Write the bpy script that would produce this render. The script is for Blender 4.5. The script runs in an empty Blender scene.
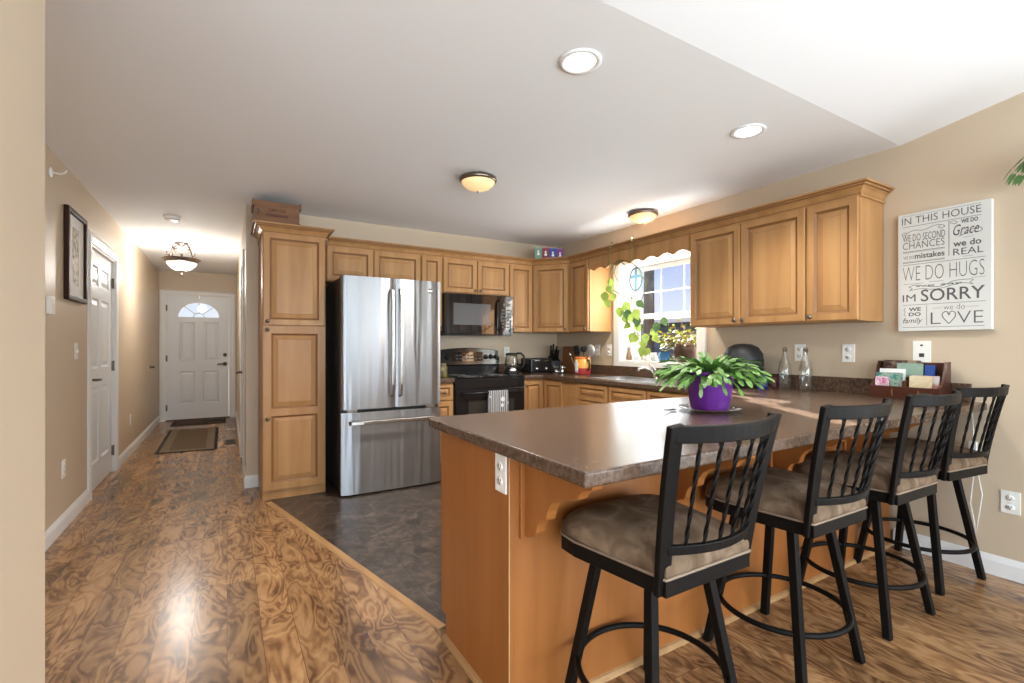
import bpy, bmesh, math, random
from mathutils import Vector, Matrix
C = bpy.context.scene.collection
PI = math.pi
rnd = random.Random(7)

# ------------------------------------------------------------------ camera
cam_d = bpy.data.cameras.new('camera'); cam = bpy.data.objects.new('camera', cam_d); C.objects.link(cam)
cam.location = (0, 0, 1.22); cam.rotation_euler = (PI / 2, 0, math.radians(-30.8))
cam_d.sensor_width = 36; cam_d.lens = 478 / 1024 * 36; cam_d.shift_y = 4.5 / 1024
cam_d.clip_start = .03; cam_d.clip_end = 300
bpy.context.scene.camera = cam
vs = bpy.context.scene.view_settings
vs.view_transform = 'Standard'; vs.look = 'None'; vs.gamma = 1; vs.use_curve_mapping = False
vs.exposure = 0.1
bpy.context.scene.cycles.max_bounces = 10
bpy.context.scene.cycles.diffuse_bounces = 6
bpy.context.scene.cycles.transparent_max_bounces = 12
bpy.context.scene.cycles.sample_clamp_indirect = 6

# ------------------------------------------------------------------ sky and lights
world = bpy.data.worlds.new('sky'); bpy.context.scene.world = world; world.use_nodes = True
nt = world.node_tree; nt.nodes.clear()
wo = nt.nodes.new('ShaderNodeOutputWorld'); wb = nt.nodes.new('ShaderNodeBackground')
tc = nt.nodes.new('ShaderNodeTexCoord'); sx = nt.nodes.new('ShaderNodeSeparateXYZ'); rp = nt.nodes.new('ShaderNodeValToRGB')
nt.links.new(tc.outputs['Generated'], sx.inputs[0]); nt.links.new(sx.outputs['Z'], rp.inputs[0])
nt.links.new(rp.outputs[0], wb.inputs[0]); nt.links.new(wb.outputs[0], wo.inputs[0])
e = rp.color_ramp.elements
e[0].position = 0.0; e[0].color = (.95, .97, 1, 1); e[1].position = .55; e[1].color = (.16, .27, .72, 1)
for p_, c_ in ((.055, (.80, .87, 1, 1)), (.17, (.46, .58, .96, 1))):
    q = e.new(p_); q.color = c_
wb.inputs[1].default_value = 1.0

def sun(name, az, el, power, angle):
    d = bpy.data.lights.new(name, 'SUN'); d.energy = power; d.angle = math.radians(angle); d.color = (1, .93, .82)
    o = bpy.data.objects.new(name, d); C.objects.link(o)
    v = Vector((az[0], az[1], 0)).normalized() * math.cos(math.radians(el)); v.z = -math.sin(math.radians(el))
    o.rotation_euler = v.to_track_quat('-Z', 'Y').to_euler(); o.location = (12, 14, 8)
sun('sun', (-.54, -.84), 19, 50.0, .6)

def area(name, loc, rot, sx_, sy_, power, col):
    d = bpy.data.lights.new(name, 'AREA'); d.shape = 'RECTANGLE'; d.size = sx_; d.size_y = sy_; d.energy = power; d.color = col
    o = bpy.data.objects.new(name, d); C.objects.link(o); o.location = loc; o.rotation_euler = rot
    return o
# daylight through the living-room windows behind the camera, one light per pane, and through the kitchen window
DAY = (.755, .895, 1)
for x in (-3.25, -2.15, -.85, .25, 1.55, 2.65): area('rear_window_daylight', (x, -3.50, 1.18), (PI / 2 + .52, 0, 0), .9, 2.0, 64, DAY)
for y in (-2.18, -1.02): area('side_patio_daylight', (3.42, y, 1.15), (PI / 2 + .5, 0, PI / 2), .75, 1.85, 40, DAY)
area('kitchen_window_daylight', (3.495, 3.22, 1.55), (PI / 2 + .4, 0, PI / 2), .86, .90, 15, (.88, .95, 1))

def point(name, loc, power, col, r=.05):
    d = bpy.data.lights.new(name, 'POINT'); d.energy = power; d.color = col; d.shadow_soft_size = r
    o = bpy.data.objects.new(name, d); C.objects.link(o); o.location = loc

# ------------------------------------------------------------------ materials
def _mat(name):
    m = bpy.data.materials.new(name); m.use_nodes = True
    return m, m.node_tree, m.node_tree.nodes['Principled BSDF']

def plain(name, col, rough=.5, metal=0, spec=.5, emit=None, es=0, noise=0, nscale=40, bump=0, coat=0, trans=0, ior=1.45, alpha=1):
    m, t, b = _mat(name)
    b.inputs['Base Color'].default_value = (*col, 1); b.inputs['Roughness'].default_value = rough
    b.inputs['Metallic'].default_value = metal; b.inputs['Specular IOR Level'].default_value = spec
    b.inputs['Coat Weight'].default_value = coat; b.inputs['Transmission Weight'].default_value = trans
    b.inputs['IOR'].default_value = ior; b.inputs['Alpha'].default_value = alpha
    if emit: b.inputs['Emission Color'].default_value = (*emit, 1); b.inputs['Emission Strength'].default_value = es
    if noise or bump:
        co = t.nodes.new('ShaderNodeTexCoord'); n = t.nodes.new('ShaderNodeTexNoise')
        n.inputs['Scale'].default_value = nscale; n.inputs['Detail'].default_value = 4
        t.links.new(co.outputs['Object'], n.inputs['Vector'])
        if noise:
            mx = t.nodes.new('ShaderNodeMix'); mx.data_type = 'RGBA'
            mx.inputs['A'].default_value = (*[c * (1 - noise) for c in col], 1)
            mx.inputs['B'].default_value = (*[min(1, c * (1 + noise)) for c in col], 1)
            t.links.new(n.outputs['Fac'], mx.inputs['Factor']); t.links.new(mx.outputs['Result'], b.inputs['Base Color'])
        if bump:
            bp = t.nodes.new('ShaderNodeBump'); bp.inputs['Strength'].default_value = bump; bp.inputs['Distance'].default_value = .004
            t.links.new(n.outputs['Fac'], bp.inputs['Height']); t.links.new(bp.outputs[0], b.inputs['Normal'])
    return m

def ramp_noise(name, scale_vec, stops, detail=5, dist=0., rough=.4, scale=1, bump=0, spec=.5, rough_n=.5):
    m, t, b = _mat(name)
    co = t.nodes.new('ShaderNodeTexCoord'); mp = t.nodes.new('ShaderNodeMapping'); n = t.nodes.new('ShaderNodeTexNoise')
    mp.inputs['Scale'].default_value = scale_vec; n.inputs['Scale'].default_value = scale; n.inputs['Detail'].default_value = detail
    n.inputs['Distortion'].default_value = dist; n.inputs['Roughness'].default_value = rough_n
    r = t.nodes.new('ShaderNodeValToRGB'); els = r.color_ramp.elements
    els[0].position, els[0].color = stops[0][0], (*stops[0][1], 1); els[1].position, els[1].color = stops[-1][0], (*stops[-1][1], 1)
    for p, c in stops[1:-1]:
        q = els.new(p); q.color = (*c, 1)
    t.links.new(co.outputs['Object'], mp.inputs[0]); t.links.new(mp.outputs[0], n.inputs['Vector'])
    t.links.new(n.outputs['Fac'], r.inputs[0]); t.links.new(r.outputs[0], b.inputs['Base Color'])
    b.inputs['Roughness'].default_value = rough; b.inputs['Specular IOR Level'].default_value = spec
    if bump:
        bp = t.nodes.new('ShaderNodeBump'); bp.inputs['Strength'].default_value = bump; bp.inputs['Distance'].default_value = .003
        t.links.new(n.outputs['Fac'], bp.inputs['Height']); t.links.new(bp.outputs[0], b.inputs['Normal'])
    return m

def plank_floor():
    m, t, b = _mat('laminate_planks'); L = t.links; N = t.nodes.new
    co = N('ShaderNodeTexCoord'); mp = N('ShaderNodeMapping'); mp.inputs['Rotation'].default_value = (0, 0, PI / 2)
    L.new(co.outputs['Object'], mp.inputs[0])
    br = N('ShaderNodeTexBrick'); L.new(mp.outputs[0], br.inputs['Vector'])
    br.inputs['Scale'].default_value = 1; br.inputs['Brick Width'].default_value = 1.2; br.inputs['Row Height'].default_value = .128
    br.inputs['Mortar Size'].default_value = .0011; br.inputs['Mortar Smooth'].default_value = 0; br.offset = .37; br.inputs['Bias'].default_value = 0
    br.inputs['Color1'].default_value = (0, 0, 0, 1); br.inputs['Color2'].default_value = (1, 1, 1, 1); br.inputs['Mortar'].default_value = (.5, .5, .5, 1)
    mp2 = N('ShaderNodeMapping'); mp2.inputs['Scale'].default_value = (1.35, .52, 1); L.new(co.outputs['Object'], mp2.inputs[0])
    mul = N('ShaderNodeMath'); mul.operation = 'MULTIPLY'; mul.inputs[1].default_value = 37.; L.new(br.outputs['Color'], mul.inputs[0])
    n1 = N('ShaderNodeTexNoise'); n1.noise_dimensions = '4D'; n1.inputs['Scale'].default_value = 4.6; n1.inputs['Detail'].default_value = 3.5
    n1.inputs['Roughness'].default_value = .45; n1.inputs['Distortion'].default_value = .9
    L.new(mp2.outputs[0], n1.inputs['Vector']); L.new(mul.outputs[0], n1.inputs['W'])
    k = N('ShaderNodeMath'); k.operation = 'MULTIPLY'; k.inputs[1].default_value = 72; L.new(n1.outputs['Fac'], k.inputs[0])
    s = N('ShaderNodeMath'); s.operation = 'SINE'; L.new(k.outputs[0], s.inputs[0])
    mr = N('ShaderNodeMapRange'); mr.inputs['From Min'].default_value = -1; L.new(s.outputs[0], mr.inputs[0])
    n2 = N('ShaderNodeTexNoise'); n2.noise_dimensions = '4D'; n2.inputs['Scale'].default_value = 4.2; n2.inputs['Detail'].default_value = 8; n2.inputs['Distortion'].default_value = 2.2
    L.new(mp2.outputs[0], n2.inputs['Vector']); L.new(mul.outputs[0], n2.inputs['W'])
    mx = N('ShaderNodeMix'); mx.data_type = 'FLOAT'; mx.inputs['Factor'].default_value = .80
    L.new(mr.outputs[0], mx.inputs['A']); L.new(n2.outputs['Fac'], mx.inputs['B'])
    r = N('ShaderNodeValToRGB'); L.new(mx.outputs['Result'], r.inputs[0]); el = r.color_ramp.elements
    el[0].position, el[0].color = .24, (.085, .038, .016, 1); el[1].position, el[1].color = .76, (.465, .275, .130, 1)
    for p, c in ((.36, (.155, .074, .032)), (.47, (.275, .143, .062)), (.60, (.375, .208, .094))):
        q = el.new(p); q.color = (*c, 1)
    hs = N('ShaderNodeHueSaturation'); L.new(r.outputs[0], hs.inputs['Color'])
    mv = N('ShaderNodeMapRange'); mv.inputs['To Min'].default_value = .74; mv.inputs['To Max'].default_value = 1.18
    L.new(br.outputs['Color'], mv.inputs[0]); L.new(mv.outputs[0], hs.inputs['Value'])
    mm = N('ShaderNodeMix'); mm.data_type = 'RGBA'; L.new(br.outputs['Fac'], mm.inputs['Factor']); L.new(hs.outputs[0], mm.inputs['A'])
    mm.inputs['B'].default_value = (.10, .05, .025, 1); L.new(mm.outputs['Result'], b.inputs['Base Color'])
    b.inputs['Roughness'].default_value = .24; b.inputs['Specular IOR Level'].default_value = .5
    return m

def vinyl_floor():
    m, t, b = _mat('slate_vinyl'); L = t.links; N = t.nodes.new
    co = N('ShaderNodeTexCoord'); br = N('ShaderNodeTexBrick'); L.new(co.outputs['Object'], br.inputs['Vector'])
    br.inputs['Scale'].default_value = 1; br.inputs['Brick Width'].default_value = .42; br.inputs['Row Height'].default_value = .42; br.offset = 0
    br.inputs['Mortar Size'].default_value = .003; br.inputs['Color1'].default_value = (.8, .8, .8, 1); br.inputs['Color2'].default_value = (1.15, 1.15, 1.15, 1)
    n = N('ShaderNodeTexNoise'); n.inputs['Scale'].default_value = 9; n.inputs['Detail'].default_value = 8; n.inputs['Distortion'].default_value = 1.6; n.inputs['Roughness'].default_value = .62
    L.new(co.outputs['Object'], n.inputs['Vector'])
    r = N('ShaderNodeValToRGB'); L.new(n.outputs['Fac'], r.inputs[0]); el = r.color_ramp.elements
    el[0].position, el[0].color = .3, (.020, .014, .011, 1); el[1].position, el[1].color = .72, (.165, .120, .088, 1)
    for p, c in ((.45, (.044, .033, .027)), (.55, (.076, .055, .042))):
        q = el.new(p); q.color = (*c, 1)
    mx = N('ShaderNodeMix'); mx.data_type = 'RGBA'; L.new(br.outputs['Fac'], mx.inputs['Factor']); L.new(r.outputs[0], mx.inputs['A'])
    mx.inputs['B'].default_value = (.03, .024, .02, 1); L.new(mx.outputs['Result'], b.inputs['Base Color'])
    b.inputs['Roughness'].default_value = .3
    return m

def steel_mat():
    m, t, b = _mat('brushed_steel'); L = t.links; N = t.nodes.new
    b.inputs['Base Color'].default_value = (.30, .30, .305, 1); b.inputs['Metallic'].default_value = 1; b.inputs['Roughness'].default_value = .34
    b.inputs['Anisotropic'].default_value = .85; b.inputs['Anisotropic Rotation'].default_value = .25
    tg = N('ShaderNodeTangent'); tg.direction_type = 'RADIAL'; tg.axis = 'Z'; L.new(tg.outputs[0], b.inputs['Tangent'])
    co = N('ShaderNodeTexCoord'); mp = N('ShaderNodeMapping'); mp.inputs['Scale'].default_value = (11, 11, .55); n = N('ShaderNodeTexNoise')
    n.inputs['Scale'].default_value = 1; n.inputs['Detail'].default_value = 1.5; n.inputs['Distortion'].default_value = .4
    L.new(co.outputs['Object'], mp.inputs[0]); L.new(mp.outputs[0], n.inputs['Vector'])
    bp = N('ShaderNodeBump'); bp.inputs['Strength'].default_value = .7; bp.inputs['Distance'].default_value = .016
    L.new(n.outputs['Fac'], bp.inputs['Height']); L.new(bp.outputs[0], b.inputs['Normal'])
    return m

M = {}
M['wall'] = plain('beige_paint', (.585, .475, .345), .42, bump=.08, nscale=120)
M['ceil'] = plain('ceiling_paint', (.90, .915, .935), .85, bump=.25, nscale=18)
M['trim'] = plain('white_trim', (.80, .80, .79), .35)
M['door'] = plain('white_door', (.76, .78, .80), .32)
M['maple'] = ramp_noise('honey_maple', (9, 9, 1.0), ((.25, (.345, .168, .060)), (.5, (.425, .222, .086)), (.75, (.495, .275, .115))), detail=5, dist=.6, rough=.38, spec=.3)
M['glaze'] = plain('maple_glaze', (.25, .115, .042), .42)
M['veneer'] = ramp_noise('orange_veneer', (14, 14, .9), ((.25, (.29, .098, .020)), (.75, (.36, .130, .030))), detail=4, dist=.4, rough=.42)
M['rawwood'] = plain('raw_pine', (.55, .36, .17), .5, noise=.15, nscale=30)
M['pine'] = ramp_noise('transition_oak', (20, 1.5, 20), ((.3, (.36, .19, .078)), (.7, (.47, .27, .115))), rough=.35)
M['counter'] = ramp_noise('speckled_laminate', (1, 1, 1), ((.30, (.026, .015, .010)), (.46, (.080, .046, .029)), (.56, (.118, .072, .047)), (.72, (.20, .138, .102))), detail=7, scale=60, rough=.27, rough_n=.75)
M['planks'] = plank_floor(); M['vinyl'] = vinyl_floor(); M['steel'] = steel_mat()
M['black'] = plain('black_enamel', (.012, .012, .013), .14)
M['blackmat'] = plain('black_plastic', (.016, .016, .017), .45)
M['blackglass'] = plain('black_glass', (.006, .006, .007), .03, spec=.7)
M['darkside'] = plain('dark_fridge_side', (.022, .022, .023), .4, noise=.2, nscale=200)
M['chrome'] = plain('chrome', (.72, .72, .72), .12, metal=1)
M['rimmetal'] = plain('antique_nickel', (.24, .19, .15), .3, metal=1)
M['nickel'] = plain('brushed_nickel', (.46, .44, .41), .3, metal=1)
M['pewter'] = plain('pewter_knob', (.20, .18, .16), .35, metal=1)
M['sinksteel'] = plain('sink_steel', (.7, .7, .7), .3, metal=1)
M['bronze'] = plain('bronze_metal', (.10, .075, .06), .35, metal=.8)
M['iron'] = plain('hammered_iron', (.006, .005, .0045), .45, spec=.15, bump=.2, nscale=260)
M['suede'] = ramp_noise('taupe_suede', (1, 1, 1), ((.32, (.092, .058, .034)), (.5, (.155, .102, .063)), (.66, (.25, .175, .118))), scale=7, detail=6, dist=1.6, rough=.85, spec=.2)
M['piping'] = plain('suede_piping', (.26, .19, .13), .8)
M['purple'] = plain('purple_plastic', (.145, .020, .27), .3)
M['leaf'] = plain('cactus_green', (.115, .245, .05), .42, noise=.55, nscale=25)
M['leaf2'] = plain('pothos_green', (.26, .36, .055), .6, noise=.5, nscale=14)
M['leaf3'] = plain('yellow_leaf', (.15, .125, .009), .85, spec=.1, noise=.4, nscale=20)
M['leafdark'] = plain('dark_leaf', (.05, .12, .03), .4, noise=.4, nscale=20)
M['vine'] = plain('vine_stem', (.12, .15, .05), .6)
M['soil'] = plain('potting_soil', (.03, .02, .013), .95, noise=.5, nscale=80)
M['glass'] = plain('clear_glass', (1, 1, 1), .02, trans=1, ior=1.45)
def thin_glass(name, lo, hi, blend, tint=(1, 1, 1)):
    m = bpy.data.materials.new(name); m.use_nodes = True; t = m.node_tree; t.nodes.clear()
    o = t.nodes.new('ShaderNodeOutputMaterial'); mx = t.nodes.new('ShaderNodeMixShader'); tr = t.nodes.new('ShaderNodeBsdfTransparent'); g = t.nodes.new('ShaderNodeBsdfGlossy')
    tr.inputs[0].default_value = (*tint, 1); g.inputs['Roughness'].default_value = .02
    lw = t.nodes.new('ShaderNodeLayerWeight'); lw.inputs['Blend'].default_value = blend
    mr = t.nodes.new('ShaderNodeMapRange'); mr.inputs['To Min'].default_value = lo; mr.inputs['To Max'].default_value = hi; t.links.new(lw.outputs['Facing'], mr.inputs[0])
    t.links.new(mr.outputs[0], mx.inputs[0]); t.links.new(tr.outputs[0], mx.inputs[1]); t.links.new(g.outputs[0], mx.inputs[2]); t.links.new(mx.outputs[0], o.inputs[0])
    return m
glassthin = thin_glass('window_glass', .04, .25, .15)
M['glass'] = thin_glass('clear_glass', .05, .75, .3, (.97, .98, .97))
M['globe'] = plain('warm_glass_globe', (.75, .55, .30), .35, emit=(1, .70, .34), es=.62)
M['globehall'] = plain('alabaster_globe', (.9, .86, .8), .4, emit=(1, .93, .82), es=.9)
M['bulb'] = plain('lit_lamp', (1, 1, 1), .5, emit=(1, .96, .9), es=6)
M['lampcone'] = plain('white_baffle', (.88, .88, .87), .4)
M['plastic'] = plain('white_plate', (.86, .85, .80), .3)
M['slot'] = plain('dark_slot', (.05, .045, .04), .5)
M['redwood'] = ramp_noise('cherry_stain', (3, 3, 12), ((.3, (.050, .013, .007)), (.7, (.085, .024, .012))), rough=.35)
M['frame'] = plain('walnut_frame', (.035, .012, .007), .5, spec=.25)
M['matboard'] = plain('white_mat', (.84, .83, .80), .7)
M['canvas'] = plain('white_board', (.66, .66, .63), .6)
M['ink'] = plain('charcoal_ink', (.10, .10, .10), .7)
M['crate'] = ramp_noise('old_crate_wood', (3, 12, 20), ((.3, (.135, .056, .021)), (.7, (.235, .105, .040))), rough=.6)
M['redink'] = plain('faded_red_ink', (.06, .008, .006), .7)
M['rugtan'] = ramp_noise('woven_brown', (1, 1, 1), ((.4, (.05, .033, .022)), (.6, (.20, .145, .095))), scale=95, detail=2, rough=.95, spec=.1)
M['rugpale'] = ramp_noise('woven_tan', (1, 1, 1), ((.4, (.13, .095, .065)), (.6, (.24, .185, .13))), scale=95, detail=2, rough=.95, spec=.1)
M['rugblack'] = plain('rug_binding', (.012, .010, .009), .95)
M['ventm'] = plain('bronze_grille', (.07, .04, .02), .5)
M['paper'] = plain('white_paper', (.82, .82, .80), .7)

# ------------------------------------------------------------------ mesh helper
class MB:
    def __init__(s): s.v = []; s.f = []; s.m = []; s.s = []
    def add(s, vs_, fs_, mi=0, smooth=False):
        o = len(s.v); s.v += [tuple(p) for p in vs_]
        for q in fs_: s.f.append(tuple(i + o for i in q)); s.m.append(mi); s.s.append(smooth)
        return s
    def box(s, x0, y0, z0, x1, y1, z1, mi=0):
        x0, x1 = min(x0, x1), max(x0, x1); y0, y1 = min(y0, y1), max(y0, y1); z0, z1 = min(z0, z1), max(z0, z1)
        return s.add([(x0, y0, z0), (x1, y0, z0), (x1, y1, z0), (x0, y1, z0), (x0, y0, z1), (x1, y0, z1), (x1, y1, z1), (x0, y1, z1)],
                     [(0, 3, 2, 1), (4, 5, 6, 7), (0, 1, 5, 4), (1, 2, 6, 5), (2, 3, 7, 6), (3, 0, 4, 7)], mi)
    def bar(s, a, b, w, d, mi=0, up=(0, 0, 1), w2=None, d2=None):      # rectangular bar from a to b
        a, b = Vector(a), Vector(b); t = (b - a).normalized(); u = Vector(up)
        x = t.cross(u); x = x.normalized() if x.length > 1e-6 else Vector((1, 0, 0)); y = x.cross(t).normalized()
        w2 = w2 or w; d2 = d2 or d; pts = []
        for p, ww, dd in ((a, w, d), (b, w2, d2)):
            for i, j in ((-1, -1), (1, -1), (1, 1), (-1, 1)): pts.append(p + x * i * ww / 2 + y * j * dd / 2)
        return s.add(pts, [(3, 2, 1, 0), (4, 5, 6, 7), (0, 1, 5, 4), (1, 2, 6, 5), (2, 3, 7, 6), (3, 0, 4, 7)], mi)
    def ribbon(s, pts, w, d, up=(0, 0, 1), mi=0):                        # rectangular section swept along pts, w across, d along up
        n = len(pts); P = [Vector(p) for p in pts]; vs_ = []; U = Vector(up)
        for i in range(n):
            t = (P[min(i + 1, n - 1)] - P[max(i - 1, 0)]).normalized(); x = t.cross(U).normalized(); y = x.cross(t).normalized()
            for a, b in ((-1, -1), (1, -1), (1, 1), (-1, 1)): vs_.append(P[i] + x * a * w / 2 + y * b * d / 2)
        fs_ = [(3, 2, 1, 0), tuple(4 * (n - 1) + k for k in range(4))]
        for i in range(n - 1):
            for k in range(4): fs_.append((4 * i + k, 4 * i + (k + 1) % 4, 4 * i + 4 + (k + 1) % 4, 4 * i + 4 + k))
        return s.add(vs_, fs_, mi)
    def tube(s, pts, r, n=8, closed=False, mi=0, twist=0, smooth=True, r2=None):
        P = [Vector(p) for p in pts]; k = len(P); vs_ = []; ref = None
        for i in range(k):
            if closed: t = (P[(i + 1) % k] - P[i - 1]).normalized()
            else: t = (P[min(i + 1, k - 1)] - P[max(i - 1, 0)]).normalized()
            if ref is None: ref = t.orthogonal().normalized()
            ref = (ref - t * ref.dot(t)); ref = ref.normalized() if ref.length > 1e-6 else t.orthogonal().normalized()
            b = t.cross(ref); rr = r if r2 is None else r + (r2 - r) * i / max(1, k - 1)
            for j in range(n):
                a = 2 * PI * j / n + twist * i / max(1, k - 1)
                vs_.append(P[i] + ref * math.cos(a) * rr + b * math.sin(a) * rr)
        fs_ = []
        for i in range(k if closed else k - 1):
            i2 = (i + 1) % k
            for j in range(n): fs_.append((i * n + j, i * n + (j + 1) % n, i2 * n + (j + 1) % n, i2 * n + j))
        if not closed: fs_ += [tuple(range(n - 1, -1, -1)), tuple((k - 1) * n + j for j in range(n))]
        return s.add(vs_, fs_, mi, smooth)
    def lathe(s, prof, c=(0, 0, 0), n=24, mi=0, axis='z', smooth=True, sx=1, sy=1):
        vs_ = []; k = len(prof)
        for r, z in prof:
            for j in range(n):
                a = 2 * PI * j / n; p = (r * math.cos(a) * sx, r * math.sin(a) * sy, z)
                if axis == 'y': p = (p[0], -p[2], p[1])
                if axis == 'x': p = (-p[2], p[0], p[1])
                vs_.append((p[0] + c[0], p[1] + c[1], p[2] + c[2]))
        fs_ = [(i * n + j, i * n + (j + 1) % n, (i + 1) * n + (j + 1) % n, (i + 1) * n + j) for i in range(k - 1) for j in range(n)]
        if prof[0][0] > 1e-5: fs_.append(tuple(range(n - 1, -1, -1)))
        if prof[-1][0] > 1e-5: fs_.append(tuple((k - 1) * n + j for j in range(n)))
        return s.add(vs_, fs_, mi, smooth)
    def prism(s, poly, axis, a0, a1, mi=0):                              # poly in the other two axes (x: yz, y: xz, z: xy)
        n = len(poly); vs_ = []
        for a in (a0, a1):
            for p, q in poly: vs_.append({'x': (a, p, q), 'y': (p, a, q), 'z': (p, q, a)}[axis])
        fs_ = [tuple(range(n - 1, -1, -1)), tuple(range(n, 2 * n))] + [(i, (i + 1) % n, n + (i + 1) % n, n + i) for i in range(n)]
        return s.add(vs_, fs_, mi)
    def rings(s, x0, z0, x1, z1, steps, yb, mi_of=None):                 # raised panel facing -y: steps = (inset, y, mat)
        vs_ = [(x0, yb, z0), (x1, yb, z0), (x1, yb, z1), (x0, yb, z1)]; fs_ = []; ms = []
        for ins, y, mi in steps:
            o = len(vs_); vs_ += [(x0 + ins, y, z0 + ins), (x1 - ins, y, z0 + ins), (x1 - ins, y, z1 - ins), (x0 + ins, y, z1 - ins)]
            for k in range(4): fs_.append((o - 4 + k, o - 4 + (k + 1) % 4, o + (k + 1) % 4, o + k)); ms.append(mi)
        o = len(vs_) - 4; fs_.append((o, o + 1, o + 2, o + 3)); ms.append(steps[-1][2])
        fs_.append((3, 2, 1, 0)); ms.append(0)
        b = len(s.v); s.v += vs_
        for q, mi in zip(fs_, ms): s.f.append(tuple(i + b for i in q)); s.m.append(mi); s.s.append(False)
        return s
    def sweep(s, path, prof, mi=0, side=1, gl=None):                              # prof (out, up) along xy path with mitred corners; out to the right of travel
        P = [Vector((p[0], p[1])) for p in path]; n = len(P); k = len(prof); vs_ = []
        for i in range(n):
            d0 = (P[i] - P[i - 1]).normalized() if i else None; d1 = (P[i + 1] - P[i]).normalized() if i < n - 1 else None
            ns = [Vector((d.y, -d.x)) * side for d in (d0, d1) if d is not None]
            nn = ns[0] if len(ns) == 1 else (ns[0] + ns[1]) / (1 + ns[0].dot(ns[1]))
            for o, u in prof: vs_.append((P[i].x + nn.x * o, P[i].y + nn.y * o, u))
        fs_ = [(i * k + j, i * k + (j + 1) % k, (i + 1) * k + (j + 1) % k, (i + 1) * k + j) for i in range(n - 1) for j in range(k)]
        fs_ += [tuple(range(k - 1, -1, -1)), tuple((n - 1) * k + j for j in range(k))]
        m0 = len(s.m); s.add(vs_, fs_, mi)
        for i in range(n - 1):
            for j in (gl or {}): s.m[m0 + i * k + j] = gl[j]
        return s
    def slab(s, axis, us, vs_, inside, a0, a1, mi=0):                    # solid from grid cells with holes; axis = thickness axis
        idx = {}; pts = []
        def V(i, j, a):
            k = (i, j, a)
            if k not in idx:
                u, v = us[i], vs_[j]; idx[k] = len(pts)
                pts.append({'x': (a, u, v), 'y': (u, a, v), 'z': (u, v, a)}[axis])
            return idx[k]
        cell = lambda i, j: 0 <= i < len(us) - 1 and 0 <= j < len(vs_) - 1 and inside((us[i] + us[i + 1]) / 2, (vs_[j] + vs_[j + 1]) / 2)
        fs_ = []
        for i in range(len(us) - 1):
            for j in range(len(vs_) - 1):
                if not cell(i, j): continue
                fs_.append((V(i, j, a0), V(i, j + 1, a0), V(i + 1, j + 1, a0), V(i + 1, j, a0)))
                fs_.append((V(i, j, a1), V(i + 1, j, a1), V(i + 1, j + 1, a1), V(i, j + 1, a1)))
                for di, dj, e0, e1 in ((-1, 0, (i, j), (i, j + 1)), (1, 0, (i + 1, j + 1), (i + 1, j)), (0, -1, (i + 1, j), (i, j)), (0, 1, (i, j + 1), (i + 1, j + 1))):
                    if not cell(i + di, j + dj): fs_.append((V(*e0, a0), V(*e1, a0), V(*e1, a1), V(*e0, a1)))
        return s.add(pts, fs_, mi)
    def build(s, name, mats, parent=None, loc=(0, 0, 0), rz=0, bevel=0, seg=2, recalc=True):
        me = bpy.data.meshes.new(name); me.from_pydata(s.v, [], s.f)
        for mt in (mats if isinstance(mats, (list, tuple)) else [mats]): me.materials.append(M[mt] if isinstance(mt, str) else mt)
        for p, mi, sm in zip(me.polygons, s.m, s.s): p.material_index = mi; p.use_smooth = sm
        if recalc:
            bm = bmesh.new(); bm.from_mesh(me); bmesh.ops.recalc_face_normals(bm, faces=bm.faces); bm.to_mesh(me); bm.free()
        o = bpy.data.objects.new(name, me); C.objects.link(o); o.location = loc; o.rotation_euler = (0, 0, rz)
        if parent: o.parent = parent
        if bevel:
            b = o.modifiers.new('bevel', 'BEVEL'); b.width = bevel; b.segments = seg; b.limit_method = 'ANGLE'; b.angle_limit = math.radians(40)
            b.harden_normals = False
        return o

def tag(o, label=None, cat=None, group=None, kind=None):
    if label: o['label'] = label
    if cat: o['category'] = cat
    if group: o['group'] = group
    if kind: o['kind'] = kind
    return o
def thing(name, label, cat, loc=(0, 0, 0), rz=0, group=None):
    o = bpy.data.objects.new(name, None); C.objects.link(o); o.empty_display_size = .1
    o.location = loc; o.rotation_euler = (0, 0, rz)
    return tag(o, label, cat, group)
def copy_tree(o, parent=None):
    c = o.copy(); C.objects.link(c)
    if parent: c.parent = parent
    for ch in list(o.children): copy_tree(ch, c)
    return c
def struct(name, mb, mats, label=None, **kw):
    o = mb.build(name, mats, **kw); o['kind'] = 'structure'
    if label: o['label'] = label
    return o
def text_mesh(s, x0, z0, x1, z1, bold=0., shear=0., y=0.):
    cu = bpy.data.curves.new('t', 'FONT'); cu.body = s; cu.offset = bold; cu.shear = shear; cu.extrude = 0; cu.resolution_u = 3
    o = bpy.data.objects.new('t', cu); C.objects.link(o)
    dg = bpy.context.evaluated_depsgraph_get(); me = bpy.data.meshes.new_from_object(o.evaluated_get(dg))
    vs_ = [v.co.copy() for v in me.vertices]; fs_ = [tuple(p.vertices) for p in me.polygons]
    bpy.data.objects.remove(o); bpy.data.meshes.remove(me); bpy.data.curves.remove(cu)
    a0 = min(v.x for v in vs_); a1 = max(v.x for v in vs_); b0 = min(v.y for v in vs_); b1 = max(v.y for v in vs_)
    return [((v.x - a0) / (a1 - a0) * (x1 - x0) + x0, y, (v.y - b0) / (b1 - b0) * (z1 - z0) + z0) for v in vs_], fs_

WX, BY, LX, CZ, EY = 3.52, 4.82, -.94, 2.44, 9.5
FZ = -.4     # outdoor ground

# ================================================================== structure
def transition_x(y): return .285 + (4.16 - y) * (.797 - .285) / (4.16 - 1.95)
struct('floor', MB().box(-4.3, -3.9, -.12, 3.9, 9.75, 0), 'planks', 'swirl grained wood laminate floor')
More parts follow.
